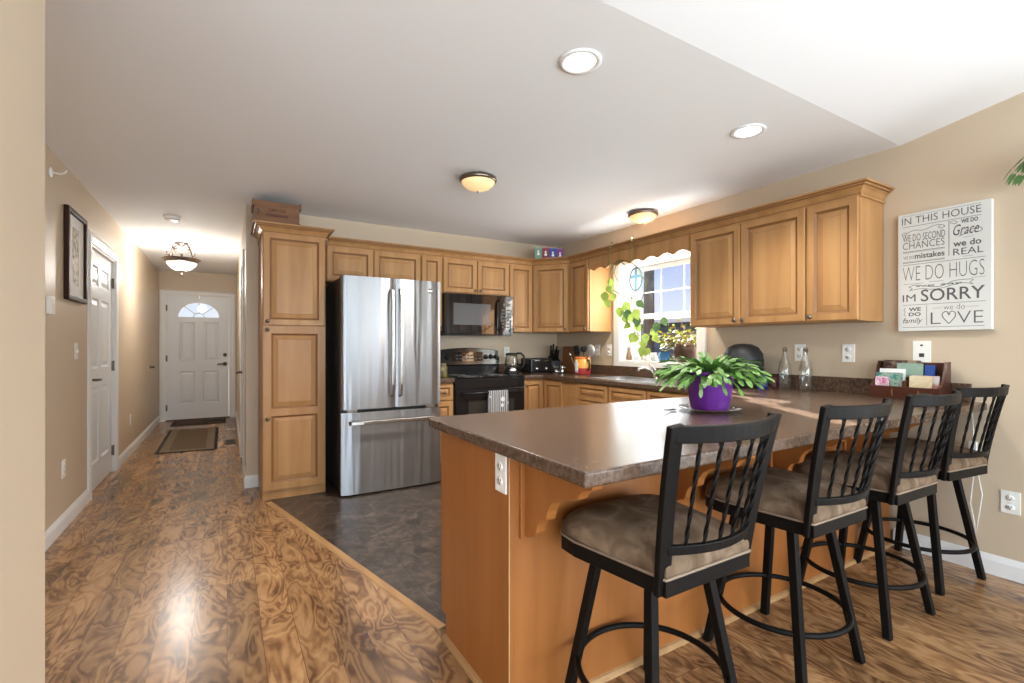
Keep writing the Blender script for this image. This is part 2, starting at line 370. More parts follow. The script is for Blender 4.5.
# slate vinyl of the kitchen, a thin sheet laid inside the strip
struct('floor_kitchen', MB().prism([(transition_x(4.16), 4.16), (transition_x(1.40) + .0, 1.40), (3.5, 1.40), (3.5, 4.81), (.285, 4.81)], 'z', 0, .003), 'vinyl', 'dark slate patterned vinyl floor of the kitchen')
a_ = Vector((transition_x(4.17), 4.17)); b_ = Vector((transition_x(1.93), 1.93))
mb = MB(); d_ = (b_ - a_).normalized(); n_ = Vector((d_.y, -d_.x))
prof = [(-.024, 0), (-.018, .0045), (0, .0055), (.018, .0045), (.024, 0)]
mb.add([(p.x + n_.x * o, p.y + n_.y * o, z) for p in (a_, b_) for o, z in prof], [(i, i + 1, i + 6, i + 5) for i in range(4)] + [(0, 5, 9, 4), (4, 3, 2, 1, 0), (5, 6, 7, 8, 9)])
struct('trim_1', mb, 'pine', 'light oak transition strip between wood floor and slate vinyl')

us = [1.29, 3.68]
struct('ceiling', MB().slab('z', [-1.1, 3.68], [1.29, 9.75], lambda x, y: True, CZ, CZ + .14).box(-4.3, 1.29, CZ, -1.1, 1.75, CZ + .14), 'ceil', 'flat white ceiling of kitchen and hall')
SL = .165
mb = MB(); yy = -3.85; zz = CZ + (1.29 - yy) * SL
mb.prism([(1.29, CZ), (yy, zz), (yy, zz + .14), (1.29, CZ + .14)], 'x', -4.3, 3.68)
struct('ceiling_vault', mb, 'ceil', 'sloping white ceiling over the dining side')

# walls
wy0, wy1, wz0, wz1 = 2.74, 3.70, 1.06, 2.06     # kitchen window opening
py0, py1, pz1 = -2.65, -.55, 2.08
struct('wall_right', MB().slab('x', [-3.75, py0, py1, wy0, wy1, 4.98], [-.1, pz1, 3.4] if 0 else [-.1, .02, wz0, wz1, pz1, 3.4],
       lambda y, z: not ((wy0 < y < wy1 and wz0 < z < wz1) or (py0 < y < py1 and .02 < z < pz1)), WX, WX + .16), 'wall', 'beige wall with the kitchen window')
struct('wall_back', MB().box(.235, BY, -.1, WX, BY + .14, CZ), 'wall', 'beige kitchen back wall')
# wall between hall and kitchen, its end facing the camera beside the pantry
struct('wall_hall', MB().slab('y', [.14, .235], [0, CZ], lambda a, b: True, 4.70, 5.17).slab('y', [.14, .235], [2.05, CZ], lambda a, b: True, 5.17, 6.0).box(.14, 6.0, 0, .235, EY, CZ), 'wall', 'beige wall between hall and kitchen')
dl0, dl1, dlz = 5.0, 6.0, 2.05
struct('wall_left', MB().slab('x', [1.6, dl0, dl1, EY + .14], [-.1, -.01, dlz, CZ], lambda y, z: not (dl0 < y < dl1 and 0 < z < dlz), LX - .12, LX), 'wall', 'long beige hall wall')
struct('wall_near', MB().box(-4.3, 1.48, -.1, -.385, 1.60, CZ).box(-.52, 1.12, -.1, -.385, 1.48, 2.50), 'wall', 'beige wall end at the left edge of the picture')
fx0, fx1, fz1 = -.855, .045, 2.05
struct('wall_end', MB().slab('y', [LX, fx0, fx1, .25], [-.1, -.01, fz1, CZ], lambda x, z: not (fx0 < x < fx1 and 0 < z < fz1), EY, EY + .14), 'wall', 'beige wall around the front door')
ROP = ((-3.8, -1.6), (-1.4, .8), (1.0, 3.2))
struct('wall_rear', MB().slab('y', [-4.3, -3.8, -1.6, -1.4, .8, 1.0, 3.2, 3.68], [-.1, .06, 2.3, 3.4],
       lambda x, z: not (any(p < x < q for p, q in ROP) and .06 < z < 2.3), -3.75, -3.6), 'wall', 'beige living room wall behind the camera')
struct('wall_living', MB().box(-4.3, -3.75, -.1, -4.16, 1.6, 3.4), 'wall', 'beige living room side wall')

# baseboards
bp_ = [(0, 0), (.014, 0), (.014, .075), (.010, .09), (.004, .105), (0, .105)]
def baseboard(name, path, side=1, label=None): return struct(name, MB().sweep(path, bp_, side=side), 'trim', label)
baseboard('baseboard_left', [(LX, 1.61), (LX, 4.905)], 1, 'white baseboard of the hall wall before the door')
baseboard('baseboard_hall', [(LX, 6.095), (LX, EY)], 1, 'white baseboard of the hall wall past the door')
baseboard('baseboard_right', [(WX, 1.32), (WX, -.5)], 1, 'white baseboard under the wall by the stools')
baseboard('baseboard_end', [(.14, 6.1), (.14, EY)], -1, 'white baseboard near the front door')
baseboard('baseboard_corner', [(.14, 5.10), (.14, 4.70), (.234, 4.70)], 1, 'white baseboard wrapping the wall end by the pantry')

# ---- door with six raised panels (local: x across, z up, front face at y = 0 facing -y)
def door_leaf(w, h, panels, hole=None):
    mb = MB(); xs = sorted({0, w} | {p[0] for p in panels} | {p[2] for p in panels}); zs = sorted({0, h} | {p[1] for p in panels} | {p[3] for p in panels})
    hit = lambda x, z: any(p[0] < x < p[2] and p[1] < z < p[3] for p in panels)
    mb.slab('y', xs, zs, lambda x, z: not hit(x, z), 0, .042)
    for p in panels:
        mb.rings(p[0], p[1], p[2], p[3], [(0, 0, 0), (.014, .011, 0), (.024, .011, 0), (.055, .002, 0)], .03)
    return mb
def six_panels(w, h):
    a, c = .115, .10; m = w / 2; out = []
    for x0, x1 in ((a, m - c / 2), (m + c / 2, w - a)):
        for z0, z1 in ((.22 * h / 2.03, .86), (1.02, 1.62), (1.73, 1.90)): out.append((x0, z0, x1, z1))
    return out
def lever(mb, x, z, s, y=0):
    mb.lathe([(.0, .016), (.033, .014), (.033, 0)][::-1], (x, y, z), 20, axis='y')
    mb.tube([(x, y - .01, z), (x, y - .055, z), (x + s * .03, y - .062, z), (x + s * .11, y - .058, z - .004)], .011, 10)
def casing(name, w, h, label, loc, rz, cw=.085):                          # trim around an opening w x h, local x from 0
    mb = MB(); cp = [(0, 0), (0, -.012), (.02, -.018), (.055, -.018), (.075, -.012), (cw, -.008), (cw, 0)]
    path = [(0, 0), (0, h), (w, h), (w, 0)]; k = len(cp); vs_ = []
    for i, (px, pz) in enumerate(path):
        sx_ = -1 if i < 2 else 1; sz_ = 0 if i in (0, 3) else 1
        for o, y in cp: vs_.append((px + sx_ * o, y, pz + sz_ * o))
    fs_ = [(i * k + j, i * k + (j + 1) % k, (i + 1) * k + (j + 1) % k, (i + 1) * k + j) for i in range(3) for j in range(k)] + [tuple(range(k)), tuple(3 * k + j for j in range(k))]
    mb.add(vs_, fs_)
    mb.box(0, .0, 0, .018, .11, h); mb.box(w - .018, .0, 0, w, .11, h); mb.box(.018, 0, h - .018, w - .018, .11, h)
    return struct(name, mb, 'trim', label, loc=loc, rz=rz)
def hinge(parent, x, z, y=-.004):
    mb = MB(); mb.box(x - .012, y, z - .045, x + .012, y + .01, z + .045); mb.lathe([(.0065, -.05), (.0065, .05)], (x, y - .004, z), 10); mb.build('hinge', 'pewter', parent)

# closet door in the left hall wall (faces +x)
def struct_door(name, w, panels, loc, rz, label):
    o = door_leaf(w, 2.02, panels).build(name, 'door', None, loc, rz); o['kind'] = 'structure'; o['label'] = label; return o
# left wall faces +x : local -y -> +x means rz = +90deg, local x -> +y
casing('trim_2', dl1 - dl0, dlz, 'white casing of the hall closet door', (LX, dl0, 0), PI / 2)
d = struct_door('door_1', .962, six_panels(.962, 2.02), (LX - .025, dl0 + .019, .008), PI / 2, 'white six panel hall door with lever handle')
mb = MB(); lever(mb, .07, .935, 1); mb.build('door_handle', 'pewter', d)
for z in (.2, 1.02, 1.82): hinge(d, .962, z, -.012)
# closet door in the right hall wall (faces -x): rz = -90deg, local x -> -y
casing('trim_3', .83, 2.05, 'white casing of the door beside the pantry wall', (.14, 6.0, 0), -PI / 2, .07)
d = struct_door('door_2', .79, six_panels(.79, 2.02), (.15, 5.98, .008), -PI / 2, 'white hall door seen edge on behind the pantry')
mb = MB(); lever(mb, .07, .93, 1); mb.build('door_handle', 'pewter', d)
for z in (.3, 1.04, 1.84): hinge(d, .79, z, -.012)

# front door with fan light (faces -y)
casing('trim_4', fx1 - fx0, fz1, 'white casing of the front door', (fx0, EY, 0), 0, .08)
W_ = fx1 - fx0 - .04; H_ = 2.02; cx = W_ / 2 + .005; LZ0 = 1.68; LR = .285; LH = .24
pn = [(.155, .25, .375, .785), (W_ - .375 + .01, .25, W_ - .155 + .01, .785), (.155, .965, .375, 1.60), (W_ - .365, .965, W_ - .145, 1.60)]
mb = door_leaf(W_, LZ0 - .03, pn)
arch = [(cx + (LR) * math.cos(a), LZ0 + LH * math.sin(a)) for a in [PI * i / 16 for i in range(17)]]
top = [(W_, LZ0 - .03), (W_, H_), (0, H_), (0, LZ0 - .03)]
# ring between arch and rectangle, front and back
zb = LZ0 - .03
outer = []
for i in range(17):
    a = PI * i / 16; c_, s_ = math.cos(a), math.sin(a)
    tx = (W_ - cx if c_ > 0 else cx) / abs(c_) if abs(c_) > 1e-6 else 1e9; tz = (H_ - LZ0) / s_ if s_ > 1e-6 else 1e9
    t_ = min(tx, tz); outer.append((cx + c_ * t_, LZ0 + s_ * t_))
for y in (0, .042):
    vs_ = [(p[0], y, p[1]) for p in arch] + [(p[0], y, p[1]) for p in outer]
    fs_ = [(i, i + 1, 18 + i, 17 + i) for i in range(16)]
    k = len(vs_); vs_ += [(0, y, H_), (W_, y, H_)]
    # corner triangles
    for i in range(16):
        p, q = outer[i], outer[i + 1]
        if abs(p[0] - W_) < 1e-6 and abs(q[1] - H_) < 1e-6 and abs(q[0] - W_) > 1e-6: fs_.append((17 + i, k + 1, 18 + i))
        if abs(p[1] - H_) < 1e-6 and abs(q[0]) < 1e-6 and abs(p[0]) > 1e-6: fs_.append((17 + i, k, 18 + i))
    mb.add(vs_, fs_)
    mb.add([(0, y, zb), (W_, y, zb), (W_, y, LZ0), (0, y, LZ0)], [(0, 1, 2, 3)])
mb.add([(p[0], y, p[1]) for y in (0, .042) for p in arch], [(i, i + 1, 18 + i, 17 + i) for i in range(16)])
mb.add([(cx - LR, y, LZ0) for y in (0, .042)] + [(cx + LR, y, LZ0) for y in (.042, 0)], [(0, 1, 2, 3)])
fd = mb.build('door_3', 'door', None, (fx0 + .02, EY + .008, .018), 0); fd['kind'] = 'structure'; fd['label'] = 'white front door with four panels and a fan light'
mb = MB(); outer_a = [(cx + (LR + .028) * math.cos(PI * i / 16), LZ0 + (LH + .028) * math.sin(PI * i / 16)) for i in range(17)]
mb.add([(p[0], -.008, p[1]) for p in arch] + [(p[0], -.008, p[1]) for p in outer_a] + [(p[0], .0, p[1]) for p in outer_a] + [(p[0], .0, p[1]) for p in arch],
       [(i, i + 1, 18 + i, 17 + i) for i in range(16)] + [(17 + i, 18 + i, 35 + i, 34 + i) for i in range(16)] + [(51 + i, 52 + i, i + 1, i) for i in range(16)])
mb.box(cx - LR - .028, -.008, LZ0 - .028, cx + LR + .028, 0, LZ0)
for a in (PI / 4, PI / 2, 3 * PI / 4):
    mb.bar((cx + .07 * math.cos(a), .01, LZ0 + .07 * math.sin(a)), (cx + LR * math.cos(a), .01, LZ0 + LH * math.sin(a)), .012, .012, up=(0, 1, 0))
mb.tube([(cx + .08 * math.cos(PI * i / 8), .01, LZ0 + .07 * math.sin(PI * i / 8)) for i in range(9)], .006, 6)
mb.build('fan_light_frame', 'door', fd)
mb = MB(); mb.add([(p[0], .022, p[1]) for p in arch], [tuple(range(17))]); mb.build('pane', 'glass', fd)
mb = MB(); lever(mb, W_ - .055, .90, -1); mb.lathe([(.03, 0), (.03, .012), (.0, .02)], (W_ - .055, 0, 1.05), 20, axis='y'); mb.build('door_handle', 'pewter', fd)
for z in (.2, 1.0, 1.82): hinge(fd, -.005, z, -.010)
MB().box(cx - .014, -.025, H_ - .05, cx + .014, 0, H_ + .012).build('top_latch', 'pewter', fd)
struct('trim_5', MB().box(fx0, EY - .005, 0, fx1, EY + .13, .016), 'ventm', 'dark threshold of the front door')

# ---- kitchen window
cw = .085
mb = MB()
mb.slab('x', [wy0 - cw, wy0, wy1, wy1 + cw], [wz0 - .06, wz0, wz1, wz1 + cw], lambda y, z: not (wy0 < y < wy1 and wz0 < z < wz1), WX - .018, WX)
mb.slab('x', [wy0, wy0 + .012, wy1 - .012, wy1], [wz0, wz0 + .014, wz1 - .012, wz1], lambda y, z: not (wy0 + .012 < y < wy1 - .012 and wz0 + .014 < z < wz1 - .012), WX - .012, WX + .25)
mb.box(WX + .16, wy0 - .06, wz0 - .06, WX + .30, wy0, wz1 + .06).box(WX + .16, wy1, wz0 - .06, WX + .30, wy1 + .06, wz1 + .06).box(WX + .16, wy0 - .06, wz1, WX + .30, wy1 + .06, wz1 + .06).box(WX + .16, wy0 - .06, wz0 - .06, WX + .30, wy1 + .06, wz0)
win = struct('window_1', mb, 'trim', 'white kitchen window above the sink', bevel=.003)
def sash(name, x, z0, z1, grid):
    y0, y1 = wy0 + .013, wy1 - .013; r = .045
    mb = MB().slab('x', [y0, y0 + r, y1 - r, y1], [z0, z0 + r, z1 - r, z1], lambda y, z: not (y0 + r < y < y1 - r and z0 + r < z < z1 - r), x, x + .03)
    o = mb.build(name, 'trim', win, bevel=.003)
    if grid:
        g = MB()
        for k in (1, 2): yy_ = y0 + r + (y1 - y0 - 2 * r) * k / 3; g.box(x + .010, yy_ - .006, z0 + r, x + .02, yy_ + .006, z1 - r)
        zz_ = (z0 + z1) / 2; g.box(x + .010, y0 + r, zz_ - .006, x + .02, y1 - r, zz_ + .006); g.build('sash_grid', 'trim', o)
    MB().add([(x + .015, y0 + r, z0 + r), (x + .015, y1 - r, z0 + r), (x + .015, y1 - r, z1 - r), (x + .015, y0 + r, z1 - r)], [(0, 1, 2, 3)]).build('pane', glassthin, o)
sash('upper_sash', WX + .215, 1.50, wz1 - .014, True); sash('lower_sash', WX + .18, wz0 + .016, 1.55, False)
fd.children[1].data.materials[0] = glassthin if fd.children[1].name.startswith('pane') else fd.children[1].data.materials[0]
# rear living-room windows, behind the camera
def plain_window(name, y_axis, a0, a1, z0, z1, pos, label):
    mb = MB(); r = .06; mid = (a0 + a1) / 2
    mb.slab(y_axis, [a0, a0 + r, mid - r / 2, mid + r / 2, a1 - r, a1], [z0, z0 + r, z1 - r, z1],
            lambda a, z: not ((a0 + r < a < mid - r / 2 or mid + r / 2 < a < a1 - r) and z0 + r < z < z1 - r), pos, pos + .05)
    struct(name, mb, 'trim', label)
for k, (p, q) in enumerate(ROP): plain_window('window_%d' % (k + 2), 'y', p, q, .06, 2.3, -3.70, 'tall living room window')
plain_window('window_5', 'x', py0, py1, .02, pz1, WX + .08, 'side patio door')

# ================================================================== cabinets
DT = .019
def front(w, h, fr=.058):          # raised-panel front, occupies x 0..w, z 0..h, y 0 (back) .. -DT
    f = min(fr, w * .30, h * .30)
    mb = MB(); st = [(0, -DT + .005, 0), (.005, -DT, 0), (f - .012, -DT, 0), (f - .008, -DT + .003, 1), (f, -DT + .010, 1), (f + .005, -DT + .011, 1)]
    g = min(.030, (min(w, h) - 2 * f) * .3)
    st += [(f + .005 + g, -DT + .003, 0), (f + .007 + g, -DT + .0025, 1), (f + .009 + g, -DT + .0025, 0)]
    return mb.rings(0, 0, w, h, st, 0)
def add_front(name, parent, x, z, w, h, knob=None, ang=0):
    # fronts share the maple coordinates, so each gets a small phase shift through its own location
    o = front(w, h).build(name, ['maple', 'glaze'], parent, (x, 0, z), 0)
    if knob:
        k = MB().lathe([(.004, 0), (.005, .012), (.013, .016), (.016, .022), (.012, .029), (0, .031)], (knob[0], -DT, knob[1]), 14, axis='y')
        k.build('knob', 'pewter', o)
    return o
def cabinet(name, label, cat, loc, rz, w, h, d, fronts, z0=0, toe=0, group=None, skin='maple', open_top=0, recess=.07):
    t = thing(name, label, cat, loc, rz, group)
    mb = MB().box(0, 0, z0 + toe, w, d, open_top or z0 + h)
    if open_top: mb.box(0, 0, open_top, w, .02, z0 + h)
    if toe: mb.box(0, recess, z0, w, d, z0 + toe)
    mb.build('carcass', skin, t, bevel=.002)
    for kind, x, z, fw, fh, kn in fronts: add_front(kind, t, x, z, fw, fh, kn)
    return t
BF = 4.49 + DT     # carcass front of the back wall cabinets
uh0, uh1 = 1.372, 2.118
G = 'maple wall cabinets'
# pantry
pw = .468
t = cabinet('pantry_cabinet', 'tall maple pantry cabinet with crown, between hall wall and refrigerator', 'cabinet', (.238, 4.21 + DT, 0), 0, pw, 2.118, .585,
        [('door', .004, 1.385, pw - .010, .735, (.03, .03))], toe=.075, recess=.004)
# lower pantry door with two panels
dh = 1.285; dw = pw - .010; f = .058
dh = 1.298; mb = MB(); xs = [0, f, dw - f, dw]; zs = [0, f, .585, .585 + f, dh - f, dh]
mb.slab('y', xs, zs, lambda x, z: not (f < x < dw - f and (f < z < .585 or .585 + f < z < dh - f)), -DT, 0)
for z0_, z1_ in ((f, .585), (.585 + f, dh - f)):
    mb.rings(f, z0_, dw - f, z1_, [(0, -DT, 0), (.004, -DT + .003, 1), (.012, -DT + .010, 1), (.017, -DT + .011, 1), (.047, -DT + .003, 0), (.049, -DT + .0025, 1), (.051, -DT + .0025, 0)], -.004)
o = mb.build('door', ['maple', 'glaze'], t, (.004, 0, .080))
for z in (.565, dh - .03):
    MB().lathe([(.004, 0), (.005, .012), (.013, .016), (.016, .022), (.012, .029), (0, .031)], (.03, -DT, z), 14, axis='y').build('knob', 'pewter', o)
crown_p = [(0, 0), (.011, 0), (.011, .014), (.004, .016), (.004, .022), (.010, .030), (.020, .046), (.035, .056), (.035, .060), (.046, .062), (.052, .067), (.052, .071), (.064, .073), (.064, .085), (0, .085)]
crown_g = {2: 1, 3: 1, 7: 1, 8: 1, 10: 1, 11: 1}
MB().sweep([(-.0, .466), (-.0, -.0), (pw + .0, 0), (pw + .0, .585)], [(o_, u_ + 2.105) for o_, u_ in crown_p], side=1, gl=crown_g).build('crown', ['maple', 'glaze'], t)
MB().box(-.06, -.055, 2.1865, pw + .06, .466, 2.1895).build('top_board', 'maple', t)

cabinet('wall_cabinet', 'shallow two door maple cabinet over the refrigerator', 'cabinet', (.755, BF, 0), 0, .883, uh1 - 1.80, .325 - DT,
        [('door', .006, 1.806, .410, .305, None), ('door', .424, 1.806, .452, .305, None)], z0=1.80, group=G)
cabinet('wall_cabinet', 'narrow maple cabinet between refrigerator and microwave', 'cabinet', (1.640, BF, 0), 0, .226, uh1 - uh0, .325 - DT,
        [('door', .005, uh0 + .008, .214, .735, (.19, .03))], z0=uh0, group=G)
cabinet('wall_cabinet', 'two door maple cabinet directly above the microwave', 'cabinet', (1.868, BF, 0), 0, .774, uh1 - 1.762, .325 - DT,
        [('door', .005, 1.768, .377, .343, (.35, .028)), ('door', .392, 1.768, .377, .343, (.027, .028))], z0=1.762, group=G)
cabinet('wall_cabinet', 'single door maple cabinet right of the microwave', 'cabinet', (2.644, BF, 0), 0, .306, uh1 - uh0, .325 - DT,
        [('door', .007, uh0 + .004, .292, .738, (.028, .028))], z0=uh0, group=G)
# diagonal corner cabinet
t = thing('corner_cabinet', 'diagonal maple corner wall cabinet with small boxes on top', 'cabinet', (2.952, BF, 0), 0, G)
cx1, cy1 = 3.2 + DT - 2.952, 4.165 - BF
MB().prism([(0, 0), (cx1, cy1), (WX - .006 - 2.952, cy1), (WX - .006 - 2.952, BY - .006 - BF), (0, BY - .006 - BF)], 'z', uh0, uh1).build('carcass', 'maple', t)
ang = math.atan2(cy1, cx1); ln = math.hypot(cx1, cy1)
o = front(ln - .034, .738).build('door', ['maple', 'glaze'], t, (math.cos(ang) * .017, math.sin(ang) * .017, uh0 + .004), ang)
MB().lathe([(.004, 0), (.005, .012), (.013, .016), (.016, .022), (.012, .029), (0, .031)], (ln - .034 - .028, -DT, .028), 14, axis='y').build('knob', 'pewter', o)
# window-wall cabinets (face -x)
XF = 3.2 + DT; R9 = -PI / 2; dd_ = WX - XF - .004
cabinet('wall_cabinet', 'single door maple cabinet left of the window', 'cabinet', (XF, 4.160, 0), R9, .330, uh1 - uh0, dd_,
        [('door', .012, uh0 + .004, .306, .738, (.28, .028))], z0=uh0, group=G)
cabinet('wall_cabinet', 'two door maple cabinet right of the window', 'cabinet', (XF, 2.578, 0), R9, .900, uh1 - uh0, dd_,
        [('door', .006, uh0 + .008, .434, .732, (.405, .028)), ('door', .446, uh0 + .008, .450, .732, (.028, .028))], z0=uh0, group=G)
cabinet('wall_cabinet', 'single door maple cabinet at the open end beside the white sign', 'cabinet', (XF, 1.676, 0), R9, .302, uh1 - uh0, dd_,
        [('door', .005, uh0 + .004, .292, .736, (.03, .03))], z0=uh0, group=G)
# crown moulding over all wall cabinets and scalloped valance
mb = MB(); mb.sweep([(.773, BF), (2.952, BF), (XF, 4.163), (XF, 1.374), (WX - .004, 1.374)], [(o_ * .9 , u_ + 2.106) for o_, u_ in crown_p], side=1, gl=crown_g)
o = mb.build('crown_molding', ['maple', 'glaze']); tag(o, 'stepped maple crown running along the tops of the wall cabinets', 'molding')
mb = MB(); y0, y1 = 2.580, 3.829; n = 120; pts = []
for i in range(n + 1):
    u = i / n; y = y0 + (y1 - y0) * u; pts.append((y, 1.985 + .026 * abs(math.sin(u * PI * 7.5)) ** 1.3))
mb.prism([(y0, 2.116)] + pts + [(y1, 2.116)], 'x', XF - .016, XF + .004)
tag(mb.build('valance', 'maple'), 'maple valance board with scalloped lower edge above the window', 'valance')

# base cabinets
BFB = 4.21 + DT; BH = .872
def base(name, label, loc, rz, w, fronts, d=.585, group='maple base cabinets', open_top=0): return cabinet(name, label, 'cabinet', loc, rz, w, BH, d, fronts, toe=.1, group=group, open_top=open_top)
base('base_cabinet', 'narrow maple drawer cabinet between refrigerator and range', (1.660, BFB, 0), 0, .203,
     [('drawer', .004, .705, .195, .155, (.0975, .078)), ('drawer', .004, .43, .195, .265, (.0975, .13)), ('drawer', .004, .115, .195, .305, (.0975, .15))])
t = thing('corner_base_cabinet', 'maple corner base cabinet with two folded doors right of the range', 'cabinet', (2.648, BFB, 0), 0, 'maple base cabinets')
XB = 2.905 + DT
MB().prism([(0, 0), (XB - 2.648, 0), (XB - 2.648, 3.86 - BFB), (WX - .006 - 2.648, 3.86 - BFB), (WX - .006 - 2.648, BY - .006 - BFB), (0, BY - .006 - BFB)], 'z', .1, BH).build('carcass', 'maple', t)
MB().prism([(0, .07), (XB - 2.648 + .07, .07), (XB - 2.648 + .07, 3.86 - BFB), (WX - .006 - 2.648, 3.86 - BFB), (WX - .006 - 2.648, BY - .006 - BFB), (0, BY - .006 - BFB)], 'z', 0, .1).build('toe_kick', 'maple', t)
add_front('door', t, .004, .115, XB - DT - 2.648 - .006, .745, (.03, .69))
o = front(.31, .745).build('door', ['maple', 'glaze'], t, (XB - 2.648, -DT - .004, .115), R9)
base('base_cabinet', 'maple drawer cabinet beside the sink nearest the corner', (XB, 3.857, 0), R9, .645,
     [('drawer', .215, .705, .420, .155, None), ('drawer', .215, .43, .420, .265, (.21, .13)), ('drawer', .215, .115, .420, .305, (.21, .15))], open_top=.73)
base('base_cabinet', 'maple sink cabinet under the window', (XB, 3.210, 0), R9, .905,
     [('drawer', .006, .705, .440, .155, None), ('drawer', .455, .705, .440, .155, None), ('door', .006, .115, .440, .58, (.41, .55)), ('door', .455, .115, .440, .58, (.03, .55))], open_top=.73)
base('base_cabinet', 'maple base cabinet between sink and peninsula', (XB, 2.303, 0), R9, .37,
     [('drawer', .006, .705, .355, .155, (.178, .078)), ('door', .006, .115, .355, .58, (.03, .55))])

# peninsula
t = thing('peninsula_base', 'orange stained wood peninsula base under the brown countertop', 'peninsula', (0, 0, 0))
PX, PY0, PY1 = .785, 1.335, 1.905
MB().box(PX + .019, PY0 + .012, .0, WX - .02, PY1 - .05, .1).box(PX + .019, PY0 + .012, .1, WX - .02, PY1 - .001, BH).build('carcass', 'maple', t)
MB().prism([(PY0, 0), (PY1 - .05, 0), (PY1 - .05, .1), (PY1, .1), (PY1, BH), (PY0, BH)], 'x', PX, PX + .018).build('end_panel', 'veneer', t)
MB().box(PX + .0185, PY0, 0, WX - .017, PY0 + .011, BH).build('back_panel', 'veneer', t)
MB().box(PX - .0012, PY0 - .0012, .0, PX + .0012, PY0 + .0012, BH).build('worn_edge', 'rawwood', t)
mb = MB(); mb.sweep([(PX, PY1 - .045), (PX, PY0), (WX - .02, PY0)], [(0, 0), (.019, 0), (.017, .009), (.010, .016), (0, .019)], side=1); mb.build('shoe_molding', 'pine', t)
for k, xx in enumerate((.853, 1.55, 2.25, 2.95)):
    prof = [(PY0 - .001, .871), (PY0 - .001, .60), (1.300, .60), (1.290, .606), (1.276, .618), (1.262, .618), (1.252, .632), (1.246, .655), (1.232, .676), (1.205, .684), (1.196, .692),
            (1.190, .716), (1.172, .744), (1.140, .766), (1.100, .778), (1.060, .786), (1.045, .794), (1.038, .806), (1.020, .822), (.985, .834), (.975, .871)]
    mb = MB().prism(prof, 'x', xx - .019, xx + .019); mb.box(xx - .032, PY0 - .016, .59, xx + .032, PY0 - .001, .871)
    mb.build('corbel', 'veneer', t, bevel=.003)

# countertop: U-shaped run with sink cut-out
CT0, CT1 = .8735, .914
SX0, SX1, SY0, SY1 = 2.985, 3.415, 2.78, 3.56
t = thing('countertop', 'brown speckled laminate countertop wrapping the sink wall and peninsula', 'countertop', (0, 0, 0))
XC, YC = 2.882, 4.185
inside = lambda x, y: ((x > XC or (x > 2.640 and y > YC) or (.742 < x and .900 < y < 1.945)) and not (SX0 < x < SX1 and SY0 < y < SY1))
mb = MB().slab('z', [.742, 2.646, XC, SX0, SX1, WX - .004], [.900, 1.945, SY0, SY1, YC, BY - .004], inside, CT0, CT1)
mb.build('worktop', 'counter', t, bevel=.0075, seg=4)
MB().box(WX - .023, .962, CT1 - .001, WX - .004, BY - .024, 1.013).box(2.646, BY - .023, CT1 - .001, WX - .004, BY - .004, 1.013).build('backsplash', 'counter', t, bevel=.003)
t2 = thing('countertop', 'short piece of brown countertop left of the range', 'countertop', (0, 0, 0))
MB().box(1.662, YC, CT0, 1.864, BY - .004, CT1).build('worktop', 'counter', t2, bevel=.008, seg=3)
MB().box(1.662, BY - .023, CT1 - .001, 1.864, BY - .004, 1.013).build('backsplash', 'counter', t2, bevel=.003)

# sink
t = thing('sink', 'double bowl stainless sink set in the counter under the window', 'sink', (0, 0, 0))
mid = (SY0 + SY1) / 2
def bowl(y0, y1):
    mb = MB(); x0, x1 = SX0 + .02, SX1 - .06; z0, z1 = .74, CT1 + .002; r = .0
    o = [(x0, y0), (x1, y0), (x1, y1), (x0, y1)]; i = [(x0 + .03, y0 + .03), (x1 - .03, y0 + .03), (x1 - .03, y1 - .03), (x0 + .03, y1 - .03)]
    mb.add([(*p, z1) for p in o] + [(*p, z0) for p in i], [(k, (k + 1) % 4, 4 + (k + 1) % 4, 4 + k) for k in range(4)] + [(4, 5, 6, 7)])
    mb.build('basin', 'sinksteel', t, recalc=False)
bowl(SY0 + .02, mid - .015); bowl(mid + .015, SY1 - .02)
mb = MB().slab('z', [SX0 - .012, SX0 + .02, SX1 - .06, SX1 + .012], [SY0 - .012, SY0 + .02, mid - .015, mid + .015, SY1 - .02, SY1 + .012],
     lambda x, y: not (SX0 + .02 < x < SX1 - .06 and (SY0 + .02 < y < mid - .015 or mid + .015 < y < SY1 - .02)), CT1, CT1 + .004)
mb.build('rim', 'sinksteel', t)
t = thing('faucet', 'single lever chrome faucet behind the sink', 'faucet', (SX1 - .02, 3.11, CT1 + .0045), 0)
MB().lathe([(.03, 0), (.03, .006), (.021, .012), (.018, .055), (.0, .06)], (0, 0, 0), 20).build('base', 'chrome', t)
MB().tube([(0, 0, .035), (-.035, .015, .085), (-.09, .045, .105), (-.135, .07, .095), (-.145, .075, .075)], .013, 12).build('spout', 'chrome', t)
MB().tube([(0, 0, .055), (.004, .004, .085), (-.018, .018, .115), (-.045, .035, .13)], .009, 10).build('lever', 'chrome', t)

